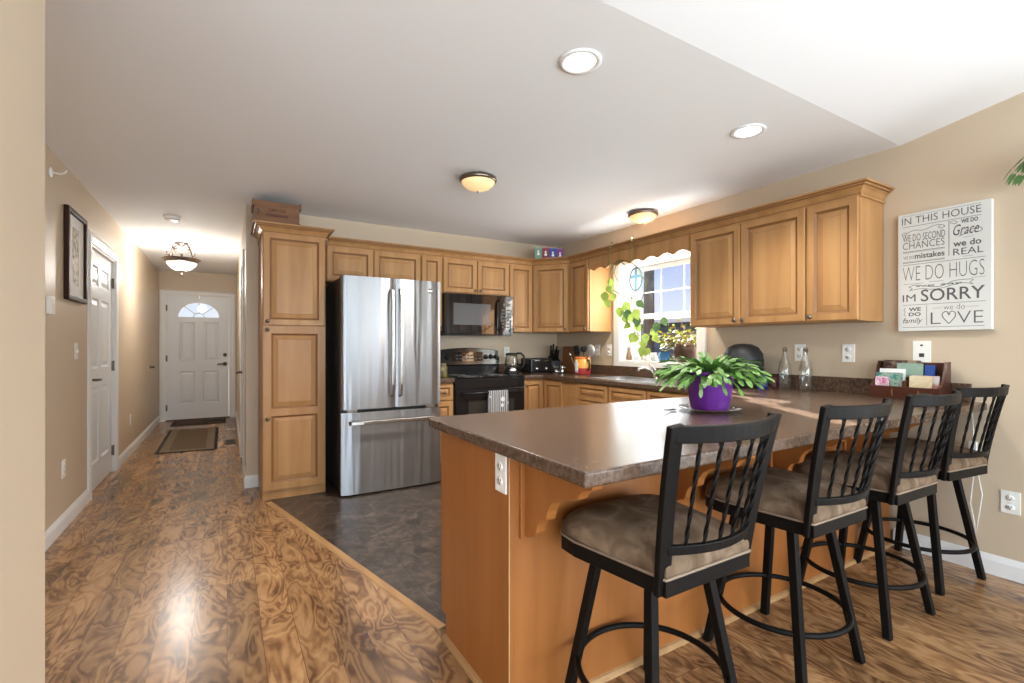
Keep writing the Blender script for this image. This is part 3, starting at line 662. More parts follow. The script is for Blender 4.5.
# ================================================================== appliances
# refrigerator
t = thing('refrigerator', 'stainless french door refrigerator with bottom freezer drawer beside the pantry', 'refrigerator', (.782, 3.965, 0), 0)
fw = .852
def bowed(x0, x1, z0, z1, sag, depth, n=14):
    mb = MB(); pts = []
    for i in range(n + 1):
        x = x0 + (x1 - x0) * i / n; q = (x / fw) * 2 - 1; y = sag * q * q
        e_ = min(x - x0, x1 - x); y += .012 * max(0, 1 - e_ / .012) ** 2
        pts.append((x, y))
    k = len(pts)
    vs_ = [(x, y, z) for z in (z0, z1) for x, y in pts] + [(x, depth, z) for z in (z0, z1) for x in (x0, x1)]
    fs_ = [(i, i + 1, k + i + 1, k + i) for i in range(k - 1)]
    mb.add(vs_[:2 * k], fs_, 0, True)
    mb.add(vs_, [tuple(range(k)) + (2 * k + 1, 2 * k), tuple(range(k, 2 * k)) + (2 * k + 3, 2 * k + 2), (0, 2 * k, 2 * k + 2, k), (k - 1, 2 * k + 1, 2 * k + 3, 2 * k - 1), (2 * k, 2 * k + 1, 2 * k + 3, 2 * k + 2)], 0)
    return mb
MB().box(0, .075, .03, fw, .80, 1.775).build('body', 'darkside', t, bevel=.004)
MB().box(.02, .12, 0, fw - .02, .75, .03).build('kick_plate', 'blackmat', t)
sp = .437
for i, (x0, x1, hx) in enumerate(((0, sp - .003, sp - .036), (sp + .003, fw, sp + .036))):
    o = bowed(x0, x1, .705, 1.788, .012, .07).build('door', 'steel', t); o.modifiers.new('b', 'BEVEL').width = .003; o.modifiers['b'].limit_method = 'ANGLE'; o.modifiers['b'].angle_limit = 1.0
    mb = MB(); mb.ribbon([(hx, -.005, .80), (hx, -.045, .815), (hx, -.058, .90), (hx, -.062, 1.25), (hx, -.058, 1.60), (hx, -.045, 1.685), (hx, -.005, 1.70)], .024, .016, up=(0, 1, 0))
    mb.build('handle', 'nickel', o, bevel=.005)
MB().lathe([(.022, -.004), (.022, .0015), (.019, .0015), (.019, .0005), (0, .0005)], (fw - .105, .004, 1.702), 24, axis='y').build('badge', 'chrome', t)
o = bowed(0, fw, .018, .680, .012, .07).build('freezer_drawer', 'steel', t); o.modifiers.new('b', 'BEVEL').width = .003; o.modifiers['b'].limit_method = 'ANGLE'; o.modifiers['b'].angle_limit = 1.0
mb = MB(); mb.ribbon([(.065, -.0, .598), (.07, -.045, .598), (.16, -.060, .600), (fw / 2, -.066, .601), (fw - .16, -.060, .600), (fw - .07, -.045, .598), (fw - .065, -.0, .598)], .020, .030, up=(0, 0, 1)); mb.build('handle', 'nickel', o, bevel=.005)
MB().box(.05, .03, .682, .13, .06, .703).box(fw - .13, .03, .682, fw - .05, .06, .703).build('center_hinge', 'nickel', t)

# range
t = thing('range', 'black electric range with glass cooktop and oven', 'range', (1.868, 4.17, 0), 0); rw = .770
MB().box(0, .03, .02, rw, .63, .905).build('body', 'black', t)
MB().box(-.002, .0, .905, rw + .002, .60, .918).build('cooktop', 'blackglass', t, bevel=.004)
mb = MB()
for bx, by, br_ in ((.20, .16, .10), (.57, .16, .085), (.20, .43, .085), (.57, .43, .10)):
    mb.tube([(bx + br_ * math.cos(a), by + br_ * math.sin(a), .9182) for a in [2 * PI * i / 28 for i in range(28)]], .0012, 4, True)
mb.build('burner_ring', 'nickel', t)
ba = [(x, .935 + .235 + .030 * math.sin(PI * x / rw) if 0 < x < rw else 1.165) for x in [rw * i / 16 for i in range(17)]]
n17 = len(ba)
mb = MB(); vs_ = []
for x, zt in ba:
    for y, z in ((.552, .918), (.552, 1.005), (.530, 1.020), (.556, zt - .006), (.566, zt), (.630, zt), (.630, .918)): vs_.append((x, y, z))
fs_ = [(i * 7 + j, i * 7 + (j + 1) % 7, i * 7 + 7 + (j + 1) % 7, i * 7 + 7 + j) for i in range(n17 - 1) for j in range(7)] + [tuple(range(7)), tuple((n17 - 1) * 7 + j for j in range(7))]
mb.add(vs_, fs_, 0); bg = mb.build('backguard', 'black', t)
MB().add([(.20, .531, 1.055), (.56, .531, 1.055), (.56, .545, 1.155), (.20, .545, 1.155)], [(0, 1, 2, 3)]).build('control_display', 'blackglass', bg)
mb = MB()
for r_ in range(2):
    for i in range(7): x = .235 + i * .045; z = 1.078 + r_ * .034; mb.box(x, .528 + r_ * .005, z, x + .028, .530 + r_ * .005, z + .012)
mb.build('button', plain('grey_button', (.07, .07, .075), .4), bg)
for kx in (.055, .135, .60, .665, .728):
    mb = MB().lathe([(.027, 0), (.026, .008), (.021, .010), (.019, .026), (0, .028)], (kx, .543, 1.10), 18, axis='y'); mb.box(kx - .004, .508, 1.085, kx + .004, .518, 1.119); mb.build('knob', 'black', bg)
od = MB().box(.004, 0, .22, rw - .004, .03, .80).build('oven_door', 'black', t, bevel=.004)
MB().box(.0, .004, .805, rw, .03, .902).build('front_trim', 'black', t, bevel=.003)
MB().rings(.13, .40, rw - .13, .69, [(0, -.0015, 1), (.012, -.0015, 0), (.014, -.0005, 0)], 0).build('oven_window', [plain('oven_glass', (.035, .033, .03), .05), 'blackmat'], od)
mb = MB().tube([(.05, -.045, .765), (rw - .05, -.045, .765)], .012, 12); mb.box(.055, -.045, .757, .075, 0, .773).box(rw - .075, -.045, .757, rw - .055, 0, .773); mb.build('handle', 'black', od)
MB().box(.004, .004, .03, rw - .004, .03, .21).build('storage_drawer', 'black', t, bevel=.004)
# towel on the oven handle
def stripe_mat():
    m, tt, b = _mat('striped_dot_towel'); N = tt.nodes.new; L = tt.links
    co = N('ShaderNodeTexCoord'); w = N('ShaderNodeTexWave'); w.inputs['Scale'].default_value = 13; w.bands_direction = 'X'; w.inputs['Distortion'].default_value = .8; L.new(co.outputs['Object'], w.inputs['Vector'])
    r = N('ShaderNodeValToRGB'); r.color_ramp.interpolation = 'CONSTANT'; r.color_ramp.elements[0].color = (.12, .12, .13, 1); r.color_ramp.elements[1].position = .45; r.color_ramp.elements[1].color = (.42, .42, .43, 1)
    L.new(w.outputs['Fac'], r.inputs[0]); v = N('ShaderNodeTexVoronoi'); v.inputs['Scale'].default_value = 11; L.new(co.outputs['Object'], v.inputs['Vector'])
    lt = N('ShaderNodeMath'); lt.operation = 'LESS_THAN'; lt.inputs[1].default_value = .28; L.new(v.outputs['Distance'], lt.inputs[0])
    mx = N('ShaderNodeMix'); mx.data_type = 'RGBA'; L.new(lt.outputs[0], mx.inputs['Factor']); L.new(r.outputs[0], mx.inputs['A']); mx.inputs['B'].default_value = (.74, .74, .74, 1)
    L.new(mx.outputs['Result'], b.inputs['Base Color']); b.inputs['Roughness'].default_value = .9
    return m
mb = MB(); cols = 16; rows = []
for (yy_, zz_) in [(-.063, .40), (-.0625, .48), (-.062, .56), (-.061, .64), (-.060, .72), (-.0590, .765), (-.054, .7785), (-.045, .7825), (-.036, .7785), (-.031, .765), (-.031, .70), (-.030, .60), (-.029, .52)]:
    rows.append([(.325 + .215 * j / cols, yy_ + .0025 * math.sin(j * 1.3 + zz_ * 6) * (1 if abs(yy_ + .045) > .012 else .3), zz_) for j in range(cols + 1)])
vs_ = [p for r_ in rows for p in r_]
mb.add(vs_, [(i * (cols + 1) + j, i * (cols + 1) + j + 1, (i + 1) * (cols + 1) + j + 1, (i + 1) * (cols + 1) + j) for i in range(len(rows) - 1) for j in range(cols)], 0, True)
o = mb.build('dish_towel', stripe_mat(), None, (1.868, 4.17, 0)); sm = o.modifiers.new('s', 'SOLIDIFY'); sm.thickness = .003
tag(o, 'grey striped dish towel with white dots hanging over the oven handle', 'towel')

# microwave
t = thing('microwave', 'black over the range microwave with side handle', 'microwave', (1.868, 4.40, 1.335), 0); mw = .768; mh = .418
MB().box(0, .03, .004, mw, .415, mh).box(.02, .0, -.010, mw - .02, .40, .004).build('body', 'black', t, bevel=.003)
o = MB().box(0, 0, .004, .575, .029, mh - .004).build('door', 'blackglass', t, bevel=.005)
MB().rings(.075, .10, .495, .318, [(0, -.002, 1), (.010, -.002, 0), (.012, -.001, 0)], 0).build('window', [plain('mesh_window', (.10, .10, .105), .10), 'blackmat'], o)
MB().tube([(.588, -.005, .05), (.588, -.040, .075), (.588, -.052, .14), (.588, -.054, .21), (.588, -.052, .28), (.588, -.040, .345), (.588, -.005, .37)], .013, 10).build('handle', 'black', o)
o = MB().box(.578, .002, .004, mw, .029, mh - .004).build('control_panel', 'blackglass', t, bevel=.003)
MB().box(.645, -.001, .305, .735, .002, .338).build('clock_display', plain('clock_display', (.02, .022, .02), .2), o)
mb = MB()
for r_ in range(6):
    for c_ in range(4): mb.box(.634 + c_ * .030, -.0005, .075 + r_ * .036, .634 + c_ * .030 + .020, .002, .075 + r_ * .036 + .018)
mb.build('keypad', plain('keypad_grey', (.06, .06, .062), .4), o)

# ================================================================== bar stools
def make_stool():
    t = thing('bar_stool', 'x', 'bar stool')
    # swivel plate and footrest
    MB().box(-.11, -.11, 0.538, .11, .11, 0.5605).build('swivel_plate', 'iron', t)
    for sx_ in (-1, 1):
        for sy_ in (-1, 1):
            mb = MB(); a = Vector((sx_ * .118, sy_ * .112, 0.55)); b = Vector((sx_ * .197, sy_ * .193, 0)); mb.bar(a, b, .030, .030, up=(sx_ * .0, sy_, 0))
            for i in range(4, 8): x, y, z = mb.v[i]; mb.v[i] = (x, y, 0.)
            mb.build('leg', 'iron', t, bevel=.003)
    MB().tube([(.232 * math.cos(a), .228 * math.sin(a), .195) for a in [2 * PI * i / 48 for i in range(48)]], .0105, 10, True).build('footrest_ring', 'iron', t)
    # seat outline
    hw0, hw1 = .181, .231; out = []
    def outline(ins):
        pts = [(-hw0 + ins, -.210), (-hw0 + ins, -.222 + ins), (-hw0 + ins + .012, -.222 + ins), (0, -.222 + ins), (hw0 - ins - .012, -.222 + ins), (hw0 - ins, -.222 + ins), (hw0 - ins, -.210)]
        pts += [(hw1 - ins, .10)]
        for i in range(1, 12):
            a = i / 12; x = (hw1 - ins) * math.cos(PI * a); s_ = math.sin(PI * a)
            q = .135 + (.095 - ins) * (s_ ** .75); x = (hw1 - ins) * (abs(math.cos(PI * a)) ** .62) * (1 if a < .5 else -1)
            pts.append((x, q))
        pts += [(-hw1 + ins, .10)]
        return pts
    a = outline(0); b = outline(.010); n = len(a)
    mb = MB(); vs_ = [(*p, 0.56) for p in a] + [(*p, 0.604) for p in a] + [(*p, 0.604) for p in b] + [(*p, 0.56) for p in b]
    mb.add(vs_, [(k * n + i, k * n + (i + 1) % n, ((k + 1) % 4) * n + (i + 1) % n, ((k + 1) % 4) * n + i) for k in range(4) for i in range(n)]); mb.build('seat_frame', 'iron', t, bevel=.002)
    MB().prism(outline(.011), 'z', 0.561, 0.569).build('seat_pan', 'blackmat', t)
    # cushion, domed
    mb = MB(); lv = [(.011, 0.57), (.0105, 0.604), (.003, 0.607), (-.001, 0.616), (.000, 0.636), (.007, 0.658), (.028, 0.677), (.07, 0.693), (.12, 0.701)]; vs_ = []
    base_pts = outline(0)
    for ins, z in lv:
        s_ = 1 - ins / .19
        for p in base_pts: vs_.append((p[0] * s_, (p[1] - .0) * s_, z))
    k = len(lv); fs_ = [(i * n + j, i * n + (j + 1) % n, (i + 1) * n + (j + 1) % n, (i + 1) * n + j) for i in range(k - 1) for j in range(n)]
    vs_.append((0, 0, 0.704)); fs_ += [((k - 1) * n + j, (k - 1) * n + (j + 1) % n, len(vs_) - 1) for j in range(n)]; fs_.append(tuple(range(n - 1, -1, -1)))
    mb.add(vs_, fs_, 0, True); cu = mb.build('seat_cushion', 'suede', t); s_ = cu.modifiers.new('sub', 'SUBSURF'); s_.levels = 1; s_.render_levels = 2
    pp = outline(.0); pr = [(x, y, 0.608) for x, y in pp]
    MB().tube(pr, .0042, 6, True).build('piping', 'piping', cu)
    # back
    TL, BLp = (.212, -.280, 1.024), (.173, -.200, 0.560)
    def post_pt(s, z):
        u = (z - 0.562) / (1.024 - 0.562); bow = .012 * math.sin(PI * u)
        return Vector((s * (BLp[0] + (TL[0] - BLp[0]) * u ** 1.1), BLp[1] + (TL[1] - BLp[1]) * u + bow * .6, z))
    for s in (-1, 1):
        mb = MB(); mb.ribbon([post_pt(s, 0.562 + (1.024 - 0.562) * i / 8) for i in range(9)], .018, .048, up=(1, 0, 0)); mb.build('back_post', 'iron', t, bevel=.003)
    def rail_pt(u, z, sag): p = post_pt(1, z); x = p.x * u; return Vector((x, p.y - sag * (1 - u * u), z))
    mb = MB(); mb.ribbon([rail_pt(-1 + 2 * i / 14, 1.000, .060) for i in range(15)], .018, .044, up=(0, -.12, 1)); mb.build('top_rail', 'iron', t, bevel=.004)
    mb = MB(); mb.ribbon([rail_pt(-.96 + 1.92 * i / 14, 0.686, .050) for i in range(15)], .014, .026, up=(0, -.1, 1)); mb.build('lower_rail', 'iron', t, bevel=.003)
    for k in range(6):
        u = -.715 + 1.43 * k / 5; a = rail_pt(u, 0.688, .050); b = rail_pt(u * .98, .991, .060); bow = Vector((0, .006, 0))
        MB().tube([a.lerp(b, i / 22) for i in range(23)], .006, 4, twist=PI * 3, smooth=False).build('back_slat', 'iron', t)
    return t
st = make_stool()
SG = 'black metal bar stools at the peninsula'
for i, (x, y, r, lb) in enumerate(((1.163, 1.086, 0, 'black metal bar stool with taupe seat nearest the free end of the peninsula'),
        (1.908, 1.094, -1, 'second black bar stool from the free end, below the purple plant pot'),
        (2.566, 1.094, -2, 'third black bar stool from the free end, in front of the desk organizer'),
        (3.226, 1.106, -7, 'black bar stool closest to the wall outlet, with a white cord behind it'))):
    o = st if i == 0 else copy_tree(st); o.location = (x, y, 0); o.rotation_euler.z = math.radians(r); tag(o, lb, 'bar stool', SG)

# ================================================================== ceiling lights
t = thing('recessed_light', 'lit recessed ceiling light nearer the camera', 'ceiling light', (1.300, 1.610, CZ), 0, 'recessed ceiling lights')
MB().lathe([(.092, 0), (.092, -.006), (.074, -.008), (.070, -.004), (.058, -.0005)], (0, 0, 0), 32).build('trim_ring', 'lampcone', t)
MB().lathe([(.070, -.003), (.052, -.0018), (0, -.0015)], (0, 0, 0), 32).build('lens', 'bulb', t)
o = copy_tree(t); o.location = (2.540, 1.644, CZ); tag(o, 'lit recessed ceiling light above the peninsula, near the wall cabinets')
for x, y in ((1.3, 1.61), (2.54, 1.644)):
    d = bpy.data.lights.new('downlight', 'SPOT'); d.energy = 75; d.spot_size = 2.2; d.spot_blend = .6; d.color = (1, .95, .89); d.shadow_soft_size = .06
    o = bpy.data.objects.new('downlight', d); C.objects.link(o); o.location = (x, y, CZ - .012)
def flush(loc, label, r=.17):
    t = thing('flush_ceiling_light', label, 'ceiling light', loc, 0, 'flush mount ceiling lights')
    MB().lathe([(r * .8, 0), (r * .98, -.012), (r, -.030), (r * .93, -.040), (r * .88, -.040)], n=36).build('rim', 'rimmetal', t)
    MB().lathe([(r * .90, -.038), (r * .82, -.060), (r * .62, -.082), (r * .35, -.096), (0, -.102)], n=36).build('glass_bowl', 'globe', t)
    MB().lathe([(0, -.100), (.012, -.104), (.012, -.110), (.005, -.116), (0, -.126)], n=14).build('finial', 'nickel', t)
    d = bpy.data.lights.new('flush_bulb', 'SPOT'); d.energy = 105; d.spot_size = 2.7; d.spot_blend = .8; d.color = (1, .93, .84); d.shadow_soft_size = .09
    o = bpy.data.objects.new('flush_bulb', d); C.objects.link(o); o.location = (loc[0], loc[1], loc[2] - .15)
flush((1.555, 3.085, CZ), 'round flush ceiling light over the kitchen floor in front of the refrigerator', .135)
flush((3.255, 3.13, CZ), 'round flush ceiling light close to the wall above the sink window', .135)
# hall semi-flush lamp
HL = (-.46, 6.86, CZ)
t = thing('hall_ceiling_light', 'dark iron scrollwork ceiling light with glass bowl in the hall', 'ceiling light', HL)
MB().lathe([(.07, 0), (.07, -.012), (.03, -.02), (.012, -.03), (.012, -.20), (0, -.20)], n=20).build('canopy', 'bronze', t)
MB().lathe([(.150, -.205), (.175, -.196), (.192, -.188), (.196, -.195), (.172, -.215), (.160, -.235), (.150, -.230)], n=40).build('rim', 'bronze', t)
MB().lathe([(.158, -.225), (.145, -.262), (.115, -.295), (.07, -.318), (0, -.326)], n=36).build('glass_bowl', 'globehall', t)
MB().lathe([(0, -.322), (.016, -.328), (.03, -.336), (.014, -.350), (.018, -.360), (0, -.372)], n=16).build('finial', 'bronze', t)
for k in range(4):
    a = PI / 4 + k * PI / 2; pts = []
    def pr(r, z): return (r * math.cos(a), r * math.sin(a), z)
    mb = MB(); mb.tube([pr(.02, -.03), pr(.07, -.022), pr(.11, -.045), pr(.125, -.09), pr(.135, -.14), pr(.165, -.175), pr(.19, -.165), pr(.195, -.145), pr(.18, -.135)], .006, 6)
    mb.tube([pr(.125 - .03 * math.cos(q) * (1 - q / 9) - .035, -.085 + .03 * math.sin(q) * (1 - q / 9)) for q in [i * .5 for i in range(14)]], .0045, 6); mb.build('scroll_arm', 'bronze', t)
point('hall_bulb', (HL[0], HL[1], CZ - .13), 12, (1, .97, .92), .07); point('hall_bulb_low', (HL[0], HL[1], CZ - .42), 30, (1, .97, .92), .08)
o = MB().lathe([(.068, 0), (.068, -.012), (.062, -.030), (.030, -.036), (0, -.036)], n=28).build('smoke_detector', 'plastic', None, (-.445, 5.53, CZ)); tag(o, 'round white smoke detector on the hall ceiling', 'smoke detector')

# ================================================================== wall plates and hall items
def plate(kind, loc, rz, label, w=.075, h=.118, group=None, name='wall_outlet', cat='outlet'):
    t = thing(name, label, cat, loc, rz, group)
    MB().box(-w / 2, -.006, -h / 2, w / 2, 0, h / 2).build('cover_plate', 'plastic', t, bevel=.002)
    if kind == 'outlet':
        for z in (-.024, .024):
            o = MB().lathe([(.017, 0), (.017, .009), (0, .009)], (0, 0, z), 20, axis='y', sy=.82).build('socket', 'plastic', t)
            MB().box(-.008, -.0096, z - .003, -.0055, -.009, z + .007).box(.0055, -.0096, z - .003, .008, -.009, z + .007).box(-.0025, -.0096, z - .011, .0025, -.009, z - .006).build('slot', 'slot', o)
    if kind == 'switch':
        MB().box(-.006, -.016, -.012, .006, -.006, .010).build('toggle', 'plastic', t)
    if kind == 'jack':
        MB().box(-.012, -.008, -.030, .012, -.006, -.008).box(-.006, -.0075, .034, .006, -.006, .044).build('jack', 'slot', t)
    return t
OG = 'white electrical outlets'
RW = -PI / 2; LW = PI / 2
plate('outlet', (WX, 1.570, 1.173), RW, 'white wall outlet between the glass bottles and the desk organizer', group=OG)
plate('outlet', (WX, 1.880, 1.173), RW, 'white wall outlet behind the two glass bottles', group=OG)
plate('jack', (WX, 1.183, 1.185), RW, 'white phone jack plate below the white sign', w=.085, h=.13, name='phone_jack', cat='wall plate')
plate('outlet', (WX, .812, .402), RW, 'white outlet low on the wall beside the last stool', group=OG)
plate('outlet', (2.80, BY, 1.15), 0, 'white outlet on the back wall above the kettle', group=OG)
plate('switch', (WX, 4.055, 1.175), RW, 'white switch plate between the utensil crock and the window', group='light switches', name='light_switch', cat='switch')
plate('outlet', (WX, 3.868, 1.175), RW, 'white outlet right beside the window casing', group=OG)
plate('outlet', (PX, 1.383, .797), RW, 'white outlet on the end of the peninsula', w=.072, h=.125, group=OG)
plate('switch', (LX, 4.584, 1.184), LW, 'light switch on the hall wall beside the door', group='light switches', name='light_switch', cat='switch')
plate('outlet', (LX, 4.272, .40), LW, 'low hall outlet before the closet door', group=OG)
plate('outlet', (LX, 6.835, .39), LW, 'low hall outlet past the closet door', group=OG)
o = MB().box(-.035, -.025, -.055, .035, 0, .055).box(-.02, -.028, .0, .02, -.025, .03).build('thermostat', 'plastic', None, (LX, 3.96, 1.47), LW, bevel=.004); tag(o, 'white thermostat on the hall wall at the picture edge', 'thermostat')
t = thing('wall_hook', 'white wall hook near the hall ceiling', 'hook', (LX, 4.0, 2.295), LW)
MB().lathe([(.03, 0), (.03, .006), (.012, .012), (0, .012)], n=20, axis='y').build('rosette', 'plastic', t); MB().tube([(0, -.01, 0), (0, -.05, -.004), (0, -.07, .008), (0, -.078, .025)], .006, 8).build('hook_arm', 'plastic', t)
o = MB().lathe([(.024, 0), (.024, .006), (.010, .012), (.010, .03), (.017, .036), (.014, .048), (0, .05)], n=18, axis='y').build('door_stop', 'bronze', None, (LX, 8.46, .92), LW); tag(o, 'small bronze door stop on the hall wall', 'door stop')
# framed picture: local x -> +y
t = thing('picture_frame', 'dark framed tall picture with white mat on the hall wall', 'picture', (LX, 4.275, 1.535), LW); pw_, ph_ = .50, .635
MB().slab('y', [0, .036, pw_ - .036, pw_], [0, .036, ph_ - .036, ph_], lambda x, z: not (.036 < x < pw_ - .036 and .036 < z < ph_ - .036), -.03, -.001).build('frame', 'frame', t, bevel=.006)
MB().slab('y', [.036, .165, pw_ - .165, pw_ - .036], [.036, .115, ph_ - .115, ph_ - .036], lambda x, z: not (.165 < x < pw_ - .165 and .115 < z < ph_ - .115), -.012, -.006).build('mat', 'matboard', t)
pm = ramp_noise('pattern_print', (1, 1, 1), ((.35, (.05, .035, .025)), (.5, (.35, .26, .16)), (.65, (.6, .5, .36))), scale=30, detail=3, rough=.6)
MB().box(.165, -.009, .115, pw_ - .165, -.006, ph_ - .115).build('print', pm, t)

# rugs and vent
t = thing('hall_rug', 'brown woven rug with black border on the hall floor', 'rug', (0, 0, 0))
q0 = [(-.712, 8.46), (-.11, 8.40), (-.100, 6.625), (-.700, 6.675)]
def inset(q, d):
    c = (sum(p[0] for p in q) / 4, sum(p[1] for p in q) / 4); return [(p[0] + (d if p[0] < c[0] else -d), p[1] + (d if p[1] < c[1] else -d)) for p in q]
MB().prism(q0, 'z', 0.0005, .007).build('border', 'rugblack', t); MB().prism(inset(q0, .035), 'z', .007, .0085).build('tan_band', 'rugpale', t); MB().prism(inset(q0, .12), 'z', .0085, .0095).build('field', 'rugtan', t)
def mat_stripe():
    m, tt, b = _mat('striped_mat'); N = tt.nodes.new; L = tt.links; co = N('ShaderNodeTexCoord'); ck = N('ShaderNodeTexBrick'); L.new(co.outputs['Object'], ck.inputs['Vector'])
    ck.inputs['Scale'].default_value = 1; ck.inputs['Brick Width'].default_value = .17; ck.inputs['Row Height'].default_value = .6; ck.inputs['Mortar Size'].default_value = 0; ck.inputs['Color1'].default_value = (.018, .011, .009, 1); ck.inputs['Color2'].default_value = (.07, .04, .028, 1)
    L.new(ck.outputs['Color'], b.inputs['Base Color']); b.inputs['Roughness'].default_value = .95
    return m
o = MB().box(-.74, 8.85, .0005, -.02, 9.36, .009).build('door_mat', mat_stripe()); tag(o, 'dark striped mat lying against the front door', 'mat')
t = thing('floor_vent', 'small brown floor vent beside the hall rug', 'vent', (.032, 7.05, 0)); mb = MB().slab('z', [-.065, -.05, .05, .065], [-.15, -.135, .135, .15], lambda x, y: not (-.05 < x < .05 and -.135 < y < .135), 0, .006)
mb.build('frame', 'ventm', t); mb = MB()
for k in range(12): mb.box(-.05, -.128 + k * .0225, .001, .05, -.116 + k * .0225, .004)
mb.build('grille', 'slot', t)

# crate on the pantry
t = thing('wooden_crate', 'old wooden crate with faded red lettering on top of the pantry', 'crate', (.185, 4.265, 2.190), math.radians(0)); cwid, cdep, chei = .325, .30, .185
MB().box(0, 0, 0, cwid, .012, chei).build('side_board', 'crate', t, bevel=.002); MB().box(0, cdep - .012, 0, cwid, cdep, chei).build('side_board', 'crate', t, bevel=.002)
MB().box(0, .0125, 0, .014, cdep - .0125, chei).box(cwid - .014, .0125, 0, cwid, cdep - .0125, chei).build('end_board', 'crate', t)
MB().box(-.014, -.008, chei - .042, .0, cdep + .008, chei + .006).box(cwid, -.008, chei - .042, cwid + .014, cdep + .008, chei + .006).box(-.010, -.004, .0, .0, cdep, .03).box(cwid, -.004, 0, cwid + .010, cdep, .03).build('cleat', 'crate', t, bevel=.002)
MB().box(.0145, .0125, .002, cwid - .0145, cdep - .0125, .012).build('bottom_board', 'crate', t)
mb = MB()
for s_, a in (('CAPE COD', (.10, .105, .225, .128)), ('CRANBERRIES', (.08, .062, .24, .086))):
    v, f_ = text_mesh(s_, *a, bold=.012, y=-.0012); mb.add(v, f_)
mb.build('lettering', 'redink', t)
MB().tube([(.022 + .014 * math.cos(q), -.001, .10 + .014 * math.sin(q)) for q in [PI * .65 - i * .3 for i in range(14)]], .004, 6).build('hand_hole', 'slot', t)

# ---- small boxes on the corner cabinet
for i, (c_, lb) in enumerate((((.16, .27, .19), 'pale green small box on the corner cabinet top'), ((.22, .03, .055), 'dark red small box on the corner cabinet top'), ((.03, .06, .27), 'blue small box on the corner cabinet top'), ((.17, .03, .20), 'purple small box on the corner cabinet top'))):
    t = thing('tin_box', lb, 'box', (2.975 + i * .090, 4.42 - i * .012, 2.1905), math.radians(-32), 'small boxes on the corner cabinet')
    MB().box(-.040, -.03, 0, .040, .03, .125).build('box_body', plain('box_paint', c_, .35), t, bevel=.003)
    mb = MB().lathe([(.011, 0), (.011, .0012), (0, .0012)], (0, -.030, .078), 12, axis='y'); mb.prism([(-.012, .035), (.012, .035), (.016, .052), (.006, .066), (-.006, .066), (-.014, .05)], 'y', -.0312, -.030); mb.build('emblem', 'paper', t)
    MB().box(-.0405, -.0305, .110, .0405, .0305, .126).build('lid', plain('box_lid', tuple(min(1, k * 1.3) for k in c_), .35), t)

# ================================================================== things on the counters
Z = CT1 + .0005
# plant on peninsula
o = MB().lathe([(.085, 0), (.095, .002), (.14, .012), (.142, .016), (.095, .006), (0, .006)], n=40).build('saucer', 'glass', None, (1.975, 1.475, Z)); tag(o, 'clear glass saucer under the purple plant pot', 'saucer')
t = thing('potted_cactus_plant', 'bushy green arching plant in a purple pot on the peninsula', 'potted plant', (1.975, 1.475, Z + .0065))
pr_ = [(0, .0), (.082, 0), (.086, .006), (.095, .06), (.0955, .062), (.101, .11), (.1015, .112), (.108, .165), (.110, .178), (.105, .178), (.099, .12), (.092, .15), (0, .15)]
MB().lathe(pr_[:10] + [(.103, .165), (.0, .158)], n=40).build('pot', 'purple', t)
MB().lathe([(.101, .160), (.05, .166), (0, .168)], n=24).build('soil', 'soil', t)
def leaf(mb, p, d, up, L, W, droop=.0, n=4, fold=.15, mi=0, notch=False):
    d = Vector(d).normalized(); up = Vector(up); s = d.cross(up); s = s.normalized() if s.length > 1e-4 else d.orthogonal().normalized(); u = s.cross(d).normalized(); vs_ = []
    for i in range(n + 1):
        f_ = i / n; w = W * .5 * (math.sin(PI * (f_ ** .75)) if not notch else (.35 + .65 * math.sin(PI * min(1, f_ * .9 + .08)))); c_ = Vector(p) + d * L * f_ - Vector((0, 0, 1)) * droop * f_ * f_ * L
        vs_ += [c_ - s * w + u * w * fold, c_, c_ + s * w + u * w * fold]
    fs_ = []
    for i in range(n): a = 3 * i; fs_ += [(a, a + 1, a + 4, a + 3), (a + 1, a + 2, a + 5, a + 4)]
    mb.add(vs_, fs_, mi, True); return Vector(p) + d * L - Vector((0, 0, 1)) * droop * L
mb = MB()
for k in range(340):
    az = rnd.uniform(0, 2 * PI); lay = rnd.random(); el = 1.35 - 1.0 * lay + rnd.uniform(-.15, .15); r0 = .085 * (lay ** .5)
    p = Vector((r0 * math.cos(az), r0 * math.sin(az), .155)); d = Vector((math.cos(az) * math.cos(el), math.sin(az) * math.cos(el), math.sin(el)))
    ns = rnd.choice((4, 5, 5)) if lay > .35 else rnd.choice((2, 3, 4))
    side = d.cross(Vector((0, 0, 1))).normalized()
    for j in range(ns):
        d = (d + Vector((0, 0, -.15 - .04 * j)) + side * rnd.uniform(-.18, .18) + Vector((math.cos(az), math.sin(az), 0)) * .08).normalized()
        up = (Vector((0, 0, 1)) + side * rnd.uniform(-.5, .5)).normalized()
        L = rnd.uniform(.036, .047)
        if p.z < .135 and rnd.random() < .5: break
        if p.z < .10: break
        p = leaf(mb, p, d, up, L, rnd.uniform(.017, .025), .12, 4, .12, 0, True)
mb.build('foliage', 'leaf', t, recalc=False)
t = thing('spoon', 'small metal spoon lying at the edge of the glass saucer', 'spoon', (1.805, 1.545, Z), .3)
MB().lathe([(0, .002), (.012, .003), (.018, .008), (.017, .009), (.011, .005), (0, .004)], (0, 0, 0), 16, sx=1.4).build('bowl', 'nickel', t); MB().tube([(-.022, 0, .006), (-.06, 0, .010), (-.10, 0, .014)], .0035, 6).build('handle', 'nickel', t)

